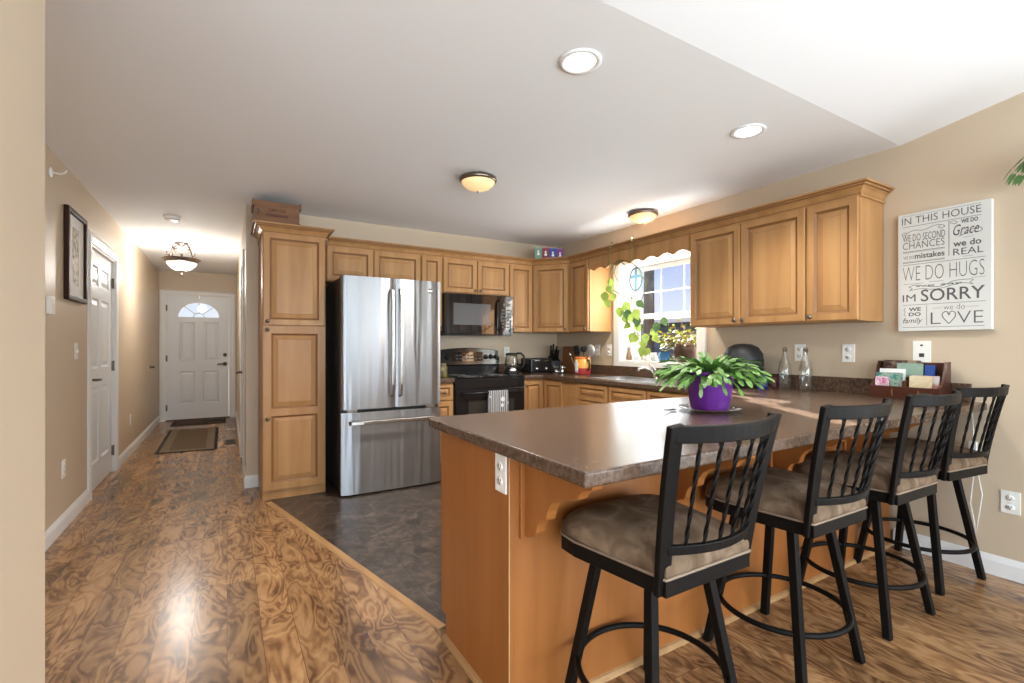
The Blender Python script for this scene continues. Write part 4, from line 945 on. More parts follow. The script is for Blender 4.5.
# air fryer / black round appliance behind plant
t = thing('air_fryer', 'round black countertop appliance behind the purple potted plant', 'appliance', (3.32, 2.19, Z))
MB().lathe([(.115, 0), (.132, .01), (.14, .10), (.14, .20), (.133, .25), (.105, .295), (.06, .318), (0, .324)], n=36).build('body', 'blackmat', t)
MB().lathe([(.138, .195), (.1425, .196), (.1425, .202), (.138, .203)], n=36).build('seam_band', 'black', t)
MB().box(-.19, -.03, .09, -.135, .03, .12).build('handle', 'black', t, bevel=.006)
o = MB().lathe([(.036, 0), (.038, .004), (.038, .075), (.030, .085), (.030, .1), (0, .1)], n=6, smooth=False).build('jar', plain('blue_jar', (.02, .025, .16), .2, noise=.5, nscale=60), None, (3.27, 2.012, Z)); tag(o, 'small dark blue jar right of the black appliance', 'jar', 'small jars beside the black appliance')
o = MB().lathe([(.026, 0), (.028, .004), (.028, .06), (.024, .066), (.024, .08), (0, .08)], n=18).build('jar', plain('red_jar', (.10, .02, .03), .3), None, (3.375, 1.992, Z)); tag(o, 'small dark red jar between the blue jar and the glass bottles', 'jar', 'small jars beside the black appliance')
def bottle(x, y, label):
    t = thing('swing_top_bottle', label, 'bottle', (x, y, Z), 0, 'clear glass bottles')
    MB().lathe([(0, 0), (.038, 0), (.042, .006), (.042, .14), (.036, .18), (.020, .235), (.0145, .255), (.0145, .27), (.011, .27), (.011, .255), (.017, .235), (.033, .18), (.039, .14), (.039, .010), (0, .008)], n=28).build('glass_body', 'glass', t)
    MB().lathe([(.015, .270), (.016, .280), (.010, .288), (0, .289)], n=16).build('stopper', 'pewter', t)
    MB().tube([(-.016, 0, .245), (-.024, 0, .265), (-.014, .006, .292), (.012, .004, .300), (.026, 0, .285), (.022, 0, .262), (.015, 0, .250)], .0022, 6).build('wire_clip', 'pewter', t); return t
bottle(3.37, 1.905, 'clear glass swing top bottle standing nearer the black appliance'); bottle(3.37, 1.765, 'clear glass swing top bottle standing nearer the desk organizer')

# desk organizer (local x -> -y, front faces -x)
t = thing('desk_organizer', 'dark cherry wood desk organizer holding papers against the wall', 'organizer', (3.322, 1.372, Z), RW); ow, od_, oh = .330, .165, .21
MB().box(0, 0, 0, ow, .012, .072).build('front_board', 'redwood', t, bevel=.002)
MB().box(0, .0125, 0, ow, od_, .008).build('base_board', 'redwood', t); MB().box(.0125, od_ - .012, .0085, ow - .0125, od_, oh).build('back_board', 'redwood', t)
for x in (0, ow - .012): MB().prism([(.0125, .0085), (.0125, .075), (.045, .09), (.075, .125), (.10, .185), (.12, oh + .006), (od_, oh + .006), (od_, .0085)], 'x', x, x + .012).build('side_board', 'redwood', t)
MB().box(.0125, .080, .0085, ow - .0125, .088, .125).build('divider', 'redwood', t); MB().box(ow * .5 - .006, .0125, .0085, ow * .5 + .006, .0795, .105).build('divider', 'redwood', t)
mb = MB(); v, f_ = [], []
for x in (.115, .238): mb.box(x - .002, -.0008, .018, x + .002, 0, .055)
mb.build('brass_inlay', plain('dull_brass', (.35, .2, .08), .4), t)
def multi(name, cols, scale): 
    st_ = [(.30 + .4 * i / (len(cols) - 1), c) for i, c in enumerate(cols)]; return ramp_noise(name, (1, 1, 1), st_, scale=scale, detail=2, dist=1, rough=.6)
tl = thing
def in_org(name, label, cat, x0, y0, x1, y1, z0, z1, mat, tilt=0, group=None):
    x0, x1, y0, y1 = x0 * .835, x1 * .835, y0 * .73, y0 * .73 + (y1 - y0) * .8
    o = MB().box(0, 0, 0, x1 - x0, y1 - y0, z1 - z0).build(name, mat, None, (0, 0, 0), 0, bevel=.0015)
    o.matrix_world = Matrix.Translation((3.322, 1.372, Z)) @ Matrix.Rotation(RW, 4, 'Z') @ Matrix.Translation((x0, y0, z0)) @ Matrix.Rotation(tilt, 4, 'X'); return tag(o, label, cat, group)
in_org('notebook', 'pink and white patterned small notebook in front left of the organizer', 'notebook', .022, .030, .105, .036, .0095, .125, multi('pink_pattern', [(.75, .75, .78), (.5, .05, .2), (.8, .7, .75), (.1, .05, .1)], 45), -.12)
in_org('notebook', 'green and blue paisley notebook behind the pink one in the organizer', 'notebook', .018, .055, .175, .063, .0095, .150, multi('paisley', [(.02, .12, .13), (.08, .3, .22), (.35, .4, .3), (.05, .08, .25)], 40), -.12)
in_org('envelope', 'white paper standing behind the paisley notebook', 'paper', .030, .082, .185, .084, .0095, .172, 'paper', -.10)
in_org('postcard', 'cream card with orange border in the right slot of the organizer', 'card', .215, .050, .340, .056, .0095, .135, multi('cream_card', [(.62, .50, .30), (.70, .60, .40), (.60, .35, .12)], 16), -.12)
in_org('notebook', 'thin white and red booklet behind the cream card', 'notebook', .225, .075, .372, .080, .0095, .138, multi('red_white', [(.6, .58, .55), (.45, .08, .06)], 12), -.10)
in_org('book', 'dark book with a row of photo squares in the back slot of the organizer', 'book', .030, .150, .245, .170, .0095, .222, multi('dark_cover', [(.03, .015, .012), (.10, .045, .03), (.3, .22, .16)], 28), -.06)
in_org('book', 'pale green book in the back slot of the organizer', 'book', .120, .128, .268, .142, .0095, .205, plain('pale_green', (.25, .36, .28), .6, noise=.2, nscale=50), -.06)
in_org('book', 'bright blue book at the right of the organizer back slot', 'book', .275, .140, .330, .168, .0095, .196, plain('blue_cover', (.02, .07, .28), .5), -.05)
o = MB().lathe([(.048, 0), (.050, .006), (.046, .035), (.030, .052), (0, .058)], n=28, sx=1.25).build('computer_mouse', 'blackmat', None, (3.14, 1.045, Z), .4); tag(o, 'dark rounded gadget on the counter in front of the organizer', 'gadget')
mb = MB().tube([(3.49, .955, .872), (3.492, .950, .75), (3.488, .952, .66), (3.492, .945, .55), (3.495, .955, .45), (3.492, .962, .36), (3.49, .945, .26), (3.49, .94, .20)], .0026, 6)
mb.tube([(3.488, .952, .66), (3.492, .930, .52), (3.495, .915, .42), (3.492, .925, .32), (3.49, .94, .20)], .0026, 6); mb.box(3.475, .935, .655, 3.500, .965, .70); tag(mb.build('charging_cord', 'paper'), 'thin white cord hanging down the wall behind the last stool', 'cord')

# back counter items
t = thing('glass_kettle', 'glass electric kettle with black handle right of the range', 'kettle', (2.735, 4.60, Z))
MB().lathe([(.085, 0), (.088, .006), (.086, .024), (0, .024)], n=28).build('power_base', 'blackmat', t); MB().lathe([(.079, .0245), (.081, .03), (.080, .062), (.0, .062)], n=28).build('steel_base', 'chrome', t)
MB().lathe([(.080, .0625), (.080, .10), (.070, .17), (.062, .205), (.060, .205), (.067, .17), (.077, .10), (.077, .0635)], n=28).build('glass_body', 'glass', t)
MB().lathe([(.064, .206), (.066, .214), (.060, .226), (.02, .230), (0, .230)], n=28).build('lid', 'blackmat', t)
MB().tube([(.055, -.02, .222), (.10, -.04, .224), (.132, -.05, .19), (.138, -.055, .13), (.125, -.048, .075), (.085, -.03, .05)], .012, 10).build('handle', 'blackmat', t)
t = thing('toaster', 'black four slice toaster between kettle and knife block', 'toaster', (2.905, 4.46, Z), math.radians(-3))
MB().box(0, 0, .008, .275, .25, .168).build('shell', 'black', t, bevel=.018, seg=4)
for x in (.03, .165): MB().box(x + .012, .035, .1685, x + .032, .22, .1695).box(x + .05, .035, .1685, x + .07, .22, .1695).build('slot', 'slot', t)
for x in (.075, .20):
    MB().box(x - .028, -.016, .135, x + .028, 0, .148).build('lever', 'chrome', t, bevel=.003); MB().lathe([(.020, 0), (.019, .014), (0, .016)], (x, 0, .050), 16, axis='y').build('dial', 'chrome', t)
MB().box(.01, .02, 0, .265, .23, .008).build('foot', 'blackmat', t)
t = thing('knife_block', 'black knife block full of dark handled knives in the corner', 'knife block', (3.30, 4.53, Z), math.radians(-20))
MB().prism([(0, 0), (.15, 0), (.15, .19), (.06, .15), (0, .13)], 'x', -.058, .058).build('block', 'blackmat', t, bevel=.004)
MB().box(-.03, -.0015, .05, .03, 0, .075).build('badge', 'nickel', t)
for i, (x, y, l) in enumerate(((-.036, .115, .17), (-.008, .122, .185), (.03, .112, .16), (-.038, .075, .12), (.0, .075, .13), (.036, .07, .125), (-.02, .035, .08), (.02, .035, .085))):
    z = .132 + y * .4; MB().bar((x, y, z - .01), (x * 1.05, y - .035, z + l * .8), .020, .015, up=(0, 1, 0)).build('knife_handle', 'black', t, bevel=.004)
t = thing('cutting_board', 'brown wooden cutting board leaning on the wall in the corner', 'cutting board', (3.487, 4.52, Z)); 
MB().prism([(-.0, 0), (.012, .0), (.012 + .020, .30), (.020, .30)], 'y', -.30, 0).build('board', plain('board_wood', (.24, .10, .035), .5, noise=.2, nscale=14), t, bevel=.003); t.rotation_euler.z = 0; t.location = (3.462, 4.64, Z)
t = thing('utensil_crock', 'orange and red painted mug crock holding cooking utensils', 'crock', (3.30, 4.045, Z))
cm, ct, cb = _mat('painted_crock'); co = ct.nodes.new('ShaderNodeTexCoord'); sx = ct.nodes.new('ShaderNodeSeparateXYZ'); r = ct.nodes.new('ShaderNodeValToRGB'); r.color_ramp.interpolation = 'CONSTANT'
mr = ct.nodes.new('ShaderNodeMapRange'); mr.inputs['From Max'].default_value = .19; ct.links.new(co.outputs['Object'], sx.inputs[0]); ct.links.new(sx.outputs['Z'], mr.inputs[0]); ct.links.new(mr.outputs[0], r.inputs[0]); ct.links.new(r.outputs[0], cb.inputs['Base Color'])
r.color_ramp.elements[0].color = (.45, .05, .05, 1); r.color_ramp.elements[1].position = .36; r.color_ramp.elements[1].color = (.72, .38, .06, 1); q = r.color_ramp.elements.new(.86); q.color = (.55, .16, .04, 1); cb.inputs['Roughness'].default_value = .25
MB().lathe([(0, 0), (.082, 0), (.088, .006), (.088, .19), (.080, .19), (.078, .012), (0, .012)], n=32).build('mug', cm, t)
MB().tube([(.0, -.085, .155), (-.02, -.13, .15), (-.025, -.145, .10), (-.02, -.125, .055), (0, -.086, .045)], .010, 8).build('handle', 'blackmat', t)
MB().lathe([(0, -.0), (.024, .0), (.026, .03), (.020, .06), (.028, .09), (.012, .108), (.014, .13), (0, .14)], (-.088, -.005, .022), 16, sx=.25).build('painted_figure', 'paper', t)
def utensil(name, label, loc, parts, tilt):
    o = thing(name, label, 'utensil', (3.30 + loc[0], 4.045 + loc[1], Z + .014), 0, 'cooking utensils in the crock')
    for nm, mb_, mt in parts: mb_.build(nm, mt, o)
    o.rotation_euler = tilt; return o
utensil('spatula', 'black spatula standing in the crock', (.0, .03, 0), [('handle', MB().tube([(0, 0, 0), (0, 0, .20)], .006, 8), 'blackmat'), ('head', MB().box(-.006, -.035, .20, .006, .035, .30), 'blackmat')], (-.22, -.1, 0))
utensil('serving_spoon', 'black rounded spoon standing in the crock', (-.02, .0, 0), [('handle', MB().tube([(0, 0, 0), (0, 0, .21)], .006, 8), 'blackmat'), ('head', MB().lathe([(0, .20), (.028, .225), (.034, .26), (.024, .29), (0, .30)], n=16, sx=.35), 'blackmat')], (-.08, -.12, 0))
utensil('ladle', 'black ladle standing in the crock', (.02, -.01, 0), [('handle', MB().tube([(0, 0, 0), (0, 0, .23)], .006, 8), 'blackmat'), ('head', MB().lathe([(0, .22), (.026, .235), (.036, .262), (.030, .285), (0, .29)], n=16), 'blackmat')], (-.14, .06, 0))
utensil('strainer', 'large silver strainer standing in the crock', (.01, -.03, 0), [('handle', MB().tube([(0, 0, 0), (0, 0, .2)], .005, 8), 'chrome'), ('basket', MB().lathe([(0, .195), (.04, .215), (.062, .26), (.06, .30), (.03, .325), (0, .33)], n=22, sx=.35), plain('strainer_mesh', (.6, .6, .6), .4, metal=.6))], (.42, -.06, 0))
utensil('whisk', 'small silver handled tool at the left of the crock', (-.03, .05, 0), [('handle', MB().tube([(0, 0, 0), (0, 0, .20)], .005, 8), 'chrome'), ('tip', MB().lathe([(0, .19), (.014, .20), (.016, .225), (0, .24)], n=12), 'chrome')], (-.30, -.25, 0))
for i, (x, y, lb) in enumerate(((3.21, 4.40, 'small silver shaker in front of the knife block'), (3.25, 4.345, 'small silver ornament beside the cutting board'))):
    mb = MB().lathe([(0, 0), (.030, 0), (.034, .02), (.022, .05), (.030, .062), (.018, .085), (0, .095)] if i else [(0, 0), (.034, 0), (.036, .02), (.02, .045), (0, .05)], n=18)
    if i:
        for a in range(4): mb.tube([(0, 0, .055), (.045 * math.cos(a * PI / 2 + .4), .045 * math.sin(a * PI / 2 + .4), .066)], .007, 6)
    tag(mb.build('silver_ornament', 'chrome', None, (x, y, Z)), lb, 'ornament', 'silver ornaments in the corner')
o = MB().lathe([(0, 0), (.048, 0), (.052, .01), (.052, .10), (.040, .122), (.042, .14), (.036, .14), (.034, .12), (0, .11)], n=24).build('ceramic_jar', ramp_noise('olive_glaze', (1, 1, 1), ((.35, (.02, .015, .004)), (.52, (.10, .08, .02)), (.68, (.26, .22, .07))), scale=22, rough=.3), None, (1.765, 4.27, Z)); tag(o, 'mottled olive ceramic jar left of the range', 'jar')
t = thing('soap_dispenser', 'dark pump soap bottle right of the faucet', 'soap dispenser', (3.40, 2.94, CT1 + .0045)); MB().lathe([(0, 0), (.028, 0), (.03, .005), (.03, .085), (.012, .10), (.012, .112), (0, .112)], n=18).build('bottle', plain('dark_soap', (.03, .02, .015), .2), t); MB().tube([(0, 0, .112), (0, 0, .135), (-.035, .008, .137)], .006, 8).build('pump', 'blackmat', t)
o = MB().slab('z', [-.03, -.026, .026, .03], [-.055, -.051, .051, .055], lambda x, y: not (abs(x) < .026 and abs(y) < .051), 0, .065).box(-.03, -.055, 0, .03, .055, .004).build('sponge_holder', 'plastic', None, (3.36, 2.66, Z)); tag(o, 'small white sponge holder on the counter beside the sink', 'holder')

# ---- window sill things
SZ = wz0 + .0145
t = thing('cat_figurine', 'small brown and grey animal figurine at the left end of the window sill', 'figurine', (3.60, 3.655, SZ))
MB().lathe([(0, 0), (.030, 0), (.033, .02), (.022, .065), (.014, .10), (0, .105)], n=16).build('body', plain('brown_ceramic', (.22, .12, .08), .4), t)
MB().lathe([(0, .098), (.018, .105), (.020, .122), (.010, .136), (0, .138)], n=14).build('head', plain('grey_ceramic', (.25, .26, .32), .4), t)
MB().bar((0, .012, .128), (0, .022, .170), .012, .008, w2=.002, d2=.002).bar((0, -.012, .128), (0, -.022, .170), .012, .008, w2=.002, d2=.002).build('ear', plain('tan_ceramic', (.5, .25, .12), .4), t)
SGp = 'small pots on the window sill'
for x, y, r_, h_, c_, lb in ((3.60, 3.555, .032, .085, (.55, .62, .66), 'white and blue cup beside the animal figurine'), (3.62, 3.44, .030, .075, (.72, .72, .70), 'small white pot in the middle of the window sill'), (3.62, 3.345, .034, .08, (.70, .70, .68), 'white pot under the yellow leaves'), (3.66, 3.275, .032, .07, (.06, .035, .025), 'small dark brown pot beside the blue dish')):
    o = MB().lathe([(0, 0), (r_ * .8, 0), (r_, h_), (r_ * .9, h_), (r_ * .7, .008), (0, .008)], n=20).build('small_pot', plain('pot_glaze', c_, .35, noise=.25, nscale=50), None, (x, y, SZ)); tag(o, lb, 'pot', SGp)
o = MB().lathe([(0, 0), (.045, 0), (.062, .045), (.045, .085), (.036, .085), (.05, .045), (.035, .01), (0, .01)], n=6, smooth=False).build('blue_planter', plain('blue_glass', (.03, .12, .28), .15), None, (3.60, 3.195, SZ)); tag(o, 'faceted blue dish on the window sill', 'dish')
t = thing('yellow_leaf_plant', 'yellow leaved plant in a brown oval pot on the window sill', 'potted plant', (3.62, 2.955, SZ))
MB().lathe([(0, 0), (.07, 0), (.085, .03), (.095, .10), (.09, .15), (.08, .15), (.08, .14), (0, .14)], n=28, sx=.75, sy=1.35).build('pot', plain('brown_pot', (.055, .03, .018), .5), t)
mb = MB(); ml = MB()
for k in range(46):
    az = rnd.uniform(0, 2 * PI); el = rnd.uniform(.15, 1.3); p = Vector((rnd.uniform(-.03, .03), rnd.uniform(-.09, .09), .14)); pts = [p.copy()]; d = Vector((math.cos(az) * .4, math.sin(az) + .75, math.tan(el) * .42)).normalized()
    for j in range(rnd.choice((3, 4, 5))):
        d = (d + Vector((rnd.uniform(-.2, .2), rnd.uniform(-.2, .2), rnd.uniform(-.22, .12)))).normalized(); p = p + d * .055
        p.x = min(max(p.x, -.10), .045); p.y = min(max(p.y, -.18), .42); pts.append(p.copy())
        if j > 0:
            for q in range(2):
                a2 = rnd.uniform(0, 2 * PI); leaf(ml, p, (math.cos(a2) * .5 - .3, math.sin(a2), rnd.uniform(-.3, .5)), (-.7, 0, 1), rnd.uniform(.03, .05), rnd.uniform(.022, .036), .2, 4, .1, 0 if rnd.random() < .68 else 1)
    mb.tube(pts, .0022, 5)
mb.build('stems', plain('brown_stem', (.22, .11, .05), .6), t); ml.build('leaves', ['leaf3', 'leaf2'], t, recalc=False)
# trailing vine over hoops, rooted in a small pot on the sill
t = thing('trailing_vine', 'light green trailing vine hanging on thin hoops in front of the window', 'vine', (3.40, 3.44, SZ))
MB().lathe([(0, 0), (.028, 0), (.034, .06), (.030, .06), (0, .052)], (.17, -.02, 0), 18).build('pot', plain('clay_pot', (.5, .48, .44), .5), t)
vx = lambda y, z, x=3.30: (x - 3.40, y - 3.44, z - SZ)
mb = MB()
paths = [[vx(3.42, 1.14, 3.55), vx(3.40, 1.35, 3.46), vx(3.36, 1.55, 3.36), vx(3.30, 1.68, 3.28), vx(3.20, 1.60, 3.26), vx(3.12, 1.68, 3.25), vx(3.10, 1.80, 3.25), vx(3.18, 1.92, 3.24)],
         [vx(3.36, 1.60, 3.30), vx(3.44, 1.72, 3.26), vx(3.52, 1.78, 3.24), vx(3.54, 1.90, 3.22), vx(3.46, 2.0, 3.2), vx(3.36, 2.03, 3.19), vx(3.22, 1.99, 3.19), vx(3.13, 1.92, 3.2)],
         [vx(3.50, 1.99, 3.19), vx(3.50, 2.06, 3.175), vx(3.47, 2.13, 3.16), vx(3.44, 2.20, 3.15), vx(3.42, 2.205, 3.16)],
         [vx(3.22, 1.99, 3.19), vx(3.20, 2.06, 3.18), vx(3.18, 2.13, 3.165), vx(3.17, 2.195, 3.15), vx(3.18, 2.205, 3.17)],
         [vx(3.28, 1.66, 3.28), vx(3.42, 1.82, 3.25), vx(3.47, 1.92, 3.23), vx(3.40, 2.02, 3.2), vx(3.30, 1.98, 3.2)],
         [vx(3.30, 1.66, 3.28), vx(3.38, 1.50, 3.28), vx(3.30, 1.36, 3.32), vx(3.20, 1.30, 3.36), vx(3.12, 1.38, 3.38), vx(3.02, 1.45, 3.40)],
         [vx(3.30, 1.36, 3.32), vx(3.28, 1.24, 3.36), vx(3.20, 1.16, 3.40)]]
def spline(pts, n=6):
    P = [Vector(p) for p in pts]; out = []
    for i in range(len(P) - 1):
        p0, p1, p2, p3 = P[max(i - 1, 0)], P[i], P[i + 1], P[min(i + 2, len(P) - 1)]
        for k in range(n):
            u = k / n; out.append(.5 * ((2 * p1) + (p2 - p0) * u + (2 * p0 - 5 * p1 + 4 * p2 - p3) * u * u + (3 * p1 - p0 - 3 * p2 + p3) * u ** 3))
    return out + [P[-1]]
for q in paths: mb.tube(spline(q), .0042, 6)
mb.build('stems', 'vine', t); ml = MB()
for y, z, x, s in ((3.56, 1.80, 3.22, 1.1), (3.60, 1.74, 3.22, 1.15), (3.58, 1.66, 3.22, .95), (3.50, 1.86, 3.22, .9), (3.50, 1.72, 3.24, .9), (3.40, 1.62, 3.28, 1.1), (3.44, 1.58, 3.27, 1.1), (3.36, 1.55, 3.28, 1.2), (3.30, 1.60, 3.27, 1.1), (3.26, 1.55, 3.28, 1.2), (3.22, 1.62, 3.27, 1.), (3.33, 1.50, 3.28, 1.1), (3.40, 1.50, 3.28, 1.), (3.24, 1.48, 3.3, 1.1), (3.28, 1.42, 3.32, 1.), (3.30, 1.33, 3.32, 1.1), (3.26, 1.30, 3.34, 1.1), (3.20, 1.32, 3.36, 1.), (3.22, 1.26, 3.36, 1.), (3.14, 1.36, 3.38, 1.), (3.08, 1.42, 3.39, 1.), (3.03, 1.46, 3.40, .9), (3.24, 1.20, 3.38, 1.1), (3.18, 1.18, 3.40, .9), (3.12, 1.30, 3.38, .9), (3.33, 1.42, 3.31, .9)):
    c = vx(y, z, x); a2 = rnd.uniform(-1.0, 1.0); leaf(ml, (c[0], c[1] + .008, c[2] + .02), (.66 * math.sin(a2) - .1, -.75 * math.sin(a2), -math.cos(a2)), (-.75, -.65, .3), .092 * s, .074 * s, .1, 5, .12, 0 if rnd.random() < .72 else 1)
ml.build('leaves', ['leaf2', 'leafdark'], t, recalc=False)
t = thing('suncatcher', 'round stained glass suncatcher with blue cross hanging in the window', 'suncatcher', (3.60, 3.56, 1.905))
MB().tube([(0, .085 * math.cos(a), .115 * math.sin(a)) for a in [2 * PI * i / 40 for i in range(40)]],   .007, 8, True).build('rim', plain('teal_came', (.03, .07, .08), .5), t)
sg = plain('blue_stained_glass', (.10, .30, .42), .15, alpha=.75)
MB().box(-.002, -.016, -.11, .002, .016, .11).box(-.002, -.08, .012, .002, -.0161, .044).box(-.002, .0161, .012, .002, .08, .044).build('glass_cross', sg, t)
MB().add([(0, .083 * math.cos(2 * PI * i / 32), .113 * math.sin(2 * PI * i / 32)) for i in range(32)], [tuple(range(32))]).build('pane', plain('pale_glass', (.75, .85, .9), .1, alpha=.25), t)
MB().tube([(0, 0, .115), (0, .0, .14)], .0015, 5).build('hanger', 'pewter', t)

# ================================================================== sign on the right wall
t = thing('wall_sign', 'white board sign with charcoal house rules lettering', 'sign', (WX - .002, 1.288, 1.308), RW); sw, sh = .414, .698; sd = .034
MB().box(0, -sd, 0, sw, 0, sh).build('board', 'canvas', t, bevel=.003)
mb = MB()
def TX(s_, u0, u1, v0, v1, bold=0., shear=0.):
    v, f_ = text_mesh(s_, u0 * sw, (1 - v1) * sh, u1 * sw, (1 - v0) * sh, bold, shear, -sd - .0008); mb.add(v, f_)
def RL(u0, u1, v, th=.0022): mb.box(u0 * sw, -sd - .0008, (1 - v) * sh - th / 2, u1 * sw, -sd, (1 - v) * sh + th / 2)
def VL(u, v0, v1, th=.0022): mb.box(u * sw - th / 2, -sd - .0008, (1 - v1) * sh, u * sw + th / 2, -sd, (1 - v0) * sh)
def CV(pts, r=.0016): mb.tube(spline([(u * sw, -sd, (1 - v) * sh) for u, v in pts], 6), r, 5)
def OUT(s_, u0, u1, v0, v1, th=.0011):       # outlined letters
    cu = bpy.data.curves.new('t', 'FONT'); cu.body = s_; cu.fill_mode = 'NONE'; cu.bevel_depth = 0
    TX(s_, u0, u1, v0, v1, -.02)
RL(.05, .90, .02, .0014); TX('IN THIS HOUSE', .05, .90, .033, .092, -.004); RL(.05, .90, .112)
CV([(.06, .185), (.05, .17), (.08, .158), (.11, .168), (.09, .178), (.075, .172)], .0014); CV([(.10, .165), (.20, .148), (.30, .158), (.42, .135), (.50, .14), (.53, .155), (.49, .165), (.46, .152), (.49, .146)], .0015)
TX('WE DO SECOND', .06, .535, .180, .240, -.004); TX('CHANCES', .06, .53, .246, .304, -.008)
RL(.06, .53, .325, .003); RL(.06, .53, .333, .0014); TX('WE DO', .07, .19, .362, .388, -.005); TX('mistakes', .20, .53, .345, .392, .02); RL(.06, .53, .410, .0014); RL(.06, .53, .418, .003)
VL(.575, .115, .40)
CV([(.60, .145), (.59, .13), (.63, .125), (.66, .14), (.63, .15), (.61, .142)], .0014); TX('WE DO', .70, .87, .122, .155, .03); TX('Grace', .62, .88, .160, .245, .0, .35)
CV([(.68, .255), (.74, .24), (.80, .215), (.88, .205), (.91, .225), (.87, .24), (.82, .228)], .0015); RL(.72, .83, .268, .0014)
TX('we do', .62, .90, .285, .335, .02); TX('REAL', .62, .92, .350, .402, .0); RL(.72, .82, .418, .0014)
RL(.06, .94, .437); TX('WE DO HUGS', .06, .93, .455, .575, -.022); RL(.07, .30, .600, .0016); RL(.36, .52, .595, .0016); RL(.80, .94, .590, .0016)
CV([(.13, .625), (.20, .612), (.28, .622), (.36, .632), (.46, .640), (.55, .625), (.62, .605), (.72, .60), (.82, .605), (.79, .625), (.82, .64)], .0015); CV([(.13, .625), (.17, .640), (.14, .655), (.22, .648), (.30, .645), (.38, .658), (.48, .655), (.56, .645), (.64, .630), (.74, .628), (.82, .64)], .0015); TX('we say', .20, .72, .618, .636, .01)
TX('IM', .06, .21, .690, .750, .0); TX('SORRY', .27, .935, .655, .755, .006); RL(.06, .94, .778)
TX('WE', .13, .27, .800, .832, .03); TX('DO', .13, .27, .842, .874, .03); TX('family', .06, .29, .888, .945, .006, .3)
CV([(.095, .80), (.075, .818), (.09, .835), (.075, .855), (.095, .875)], .0014); CV([(.305, .80), (.325, .818), (.31, .835), (.325, .855), (.305, .875)], .0014) if 0 else None
VL(.335, .79, .955); TX('we do', .52, .74, .790, .832, -.015); RL(.40, .50, .815, .0014); RL(.76, .88, .815, .0014)
TX('L', .38, .49, .850, .945, -.015); TX('VE', .66, .92, .850, .945, -.015); CV([(.575, .945), (.52, .90), (.505, .868), (.53, .848), (.56, .852), (.575, .875), (.59, .852), (.62, .848), (.645, .868), (.63, .90), (.575, .945)], .0022); RL(.06, .93, .968)
mb.build('lettering', 'ink', t)

# hanging plant at the right picture edge
t = thing('hanging_plant', 'green leafy plant hanging from the sloped ceiling at the right edge', 'plant', (3.30, .525, 2.02))
ztop = CZ + (1.29 - .525) * SL - 2.02
MB().lathe([(0, .0), (.07, 0), (.10, .10), (.105, .13), (.095, .13), (.0, .115)], n=24).build('pot', 'plastic', t)
MB().tube([(.095, 0, .12), (0, 0, .34), (0, 0, ztop)], .0025, 6).tube([(-.095, 0, .12), (0, 0, .34)], .0025, 6).build('hanger', 'vine', t)
ml = MB()
for k in range(30):
    az = rnd.uniform(0, 2 * PI); p = Vector((.08 * math.cos(az), .08 * math.sin(az), .12)); d = Vector((math.cos(az), math.sin(az), .5))
    for j in range(4):
        d = (d + Vector((0, 0, -.45))).normalized(); p = leaf(ml, p, d, (0, 0, 1), .055, .028, .1, 4, .15)
ml.build('foliage', 'leafdark', t, recalc=False)

# ================================================================== outdoors
struct('ground_outside', MB().box(3.75, -30, FZ - .1, 60, 50, FZ), plain('dry_lawn', (.16, .15, .11), .9, noise=.3, nscale=.8), 'pale lawn outside')
struct('ground_front', MB().box(-30, 9.8, FZ - .1, 3.7, 50, FZ), plain('front_yard', (.28, .25, .2), .9, noise=.3, nscale=.8), 'yard outside the front door')
struct('roof_sunblock', MB().box(-2.6, 9.66, 2.32, 2.2, 11.4, 2.46), 'trim', 'added unseen roof blocking sun at the front door')  # unseen roof, added to keep sun through the fan light off the hall wall
t = thing('neighbor_house', 'blue sided neighbouring building with pale roof edge beyond the window', 'building', (12.5, 9.0, FZ))
sid, stt, sb = _mat('blue_siding'); co = stt.nodes.new('ShaderNodeTexCoord'); w = stt.nodes.new('ShaderNodeTexWave'); w.bands_direction = 'Z'; w.wave_profile = 'SAW'; w.inputs['Scale'].default_value = .9; stt.links.new(co.outputs['Object'], w.inputs['Vector'])
rr = stt.nodes.new('ShaderNodeValToRGB'); rr.color_ramp.elements[0].color = (.05, .08, .13, 1); rr.color_ramp.elements[1].color = (.11, .16, .24, 1); stt.links.new(w.outputs['Fac'], rr.inputs[0]); stt.links.new(rr.outputs[0], sb.inputs['Base Color'])
MB().box(0, -4, 0, 6, 7, 2.35).build('wall', sid, t)
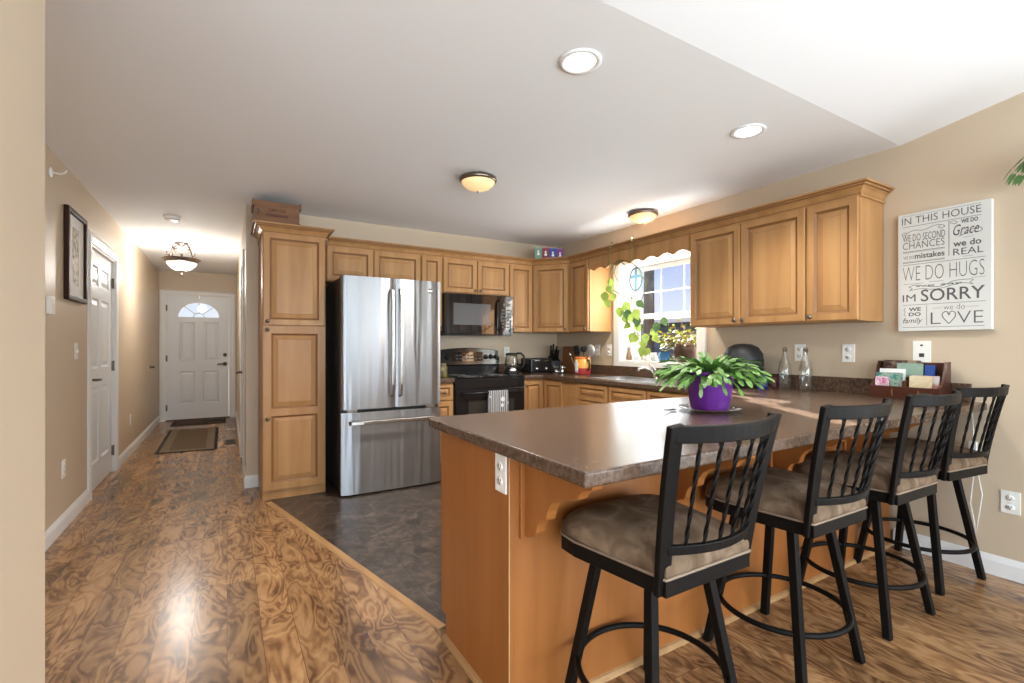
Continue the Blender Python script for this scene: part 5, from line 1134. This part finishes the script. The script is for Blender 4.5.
MB().prism([(-.35, 2.35), (6.35, 2.35), (6.35, 2.5), (3, 3.0), (-.35, 2.5)], 'y', -4.3, 7.3).build('roof', plain('snowy_roof', (.7, .72, .76), .8), t)
MB().box(-.36, -4.3, 2.22, -.30, 7.3, 2.36).build('fascia', plain('dark_fascia', (.02, .025, .03), .5), t)
MB().slab('x', [.5, .58, 1.5, 1.58], [.9, .98, 1.9, 1.98], lambda y, z: not (.58 < y < 1.5 and .98 < z < 1.9), -.04, -.001).build('window_frame', 'trim', t)
bark = plain('grey_bark', (.045, .042, .045), .9, noise=.3, nscale=12)
def tree(x, y, h, r, lean, seed, label, trunk_only=False):
    rg = random.Random(seed); t = thing('bare_tree', label, 'tree', (x, y, FZ), 0, 'bare trees outside the window')
    MB().tube([(lean * u * h, lean * .3 * u * h, h * u) for u in [i / 6 for i in range(7)]], r, 10, r2=r * .45).build('trunk', bark, t)
    mb = MB()
    def br(p, d, l, r_, n):
        pts = [p.copy()]
        for i in range(4): d = (d + Vector((rg.uniform(-.25, .25), rg.uniform(-.25, .25), rg.uniform(-.05, .25)))).normalized(); p = p + d * l / 4; pts.append(p.copy())
        mb.tube(pts, r_, 5, r2=r_ * .4)
        if n:
            for i in range(3): br(pts[rg.choice((2, 3, 4))], (d + Vector((rg.uniform(-1, 1), rg.uniform(-1, 1), rg.uniform(-.2, .8)))).normalized(), l * .62, r_ * .5, n - 1)
    for i in range(7):
        u = rg.uniform(.45, 1); a = rg.uniform(0, 2 * PI); br(Vector((lean * u * h, lean * .3 * u * h, h * u)), Vector((math.cos(a), math.sin(a), .7)).normalized(), h * .3, r * .25, 2)
    mb.build('branches', bark, t)
tree(7.6, 7.16, 6.5, .145, .012, 3, 'dark bare tree trunk close outside the window')
tree(24, 15.5, 5.2, .13, 0, 5, 'thin bare tree far off behind the blue building'); tree(27, 13.2, 4.6, .12, 0, 8, 'small bare tree farthest right beyond the blue building')
tree(-3.2, 19, 5.5, .15, 0, 11, 'bare tree across the yard behind the front door glass')
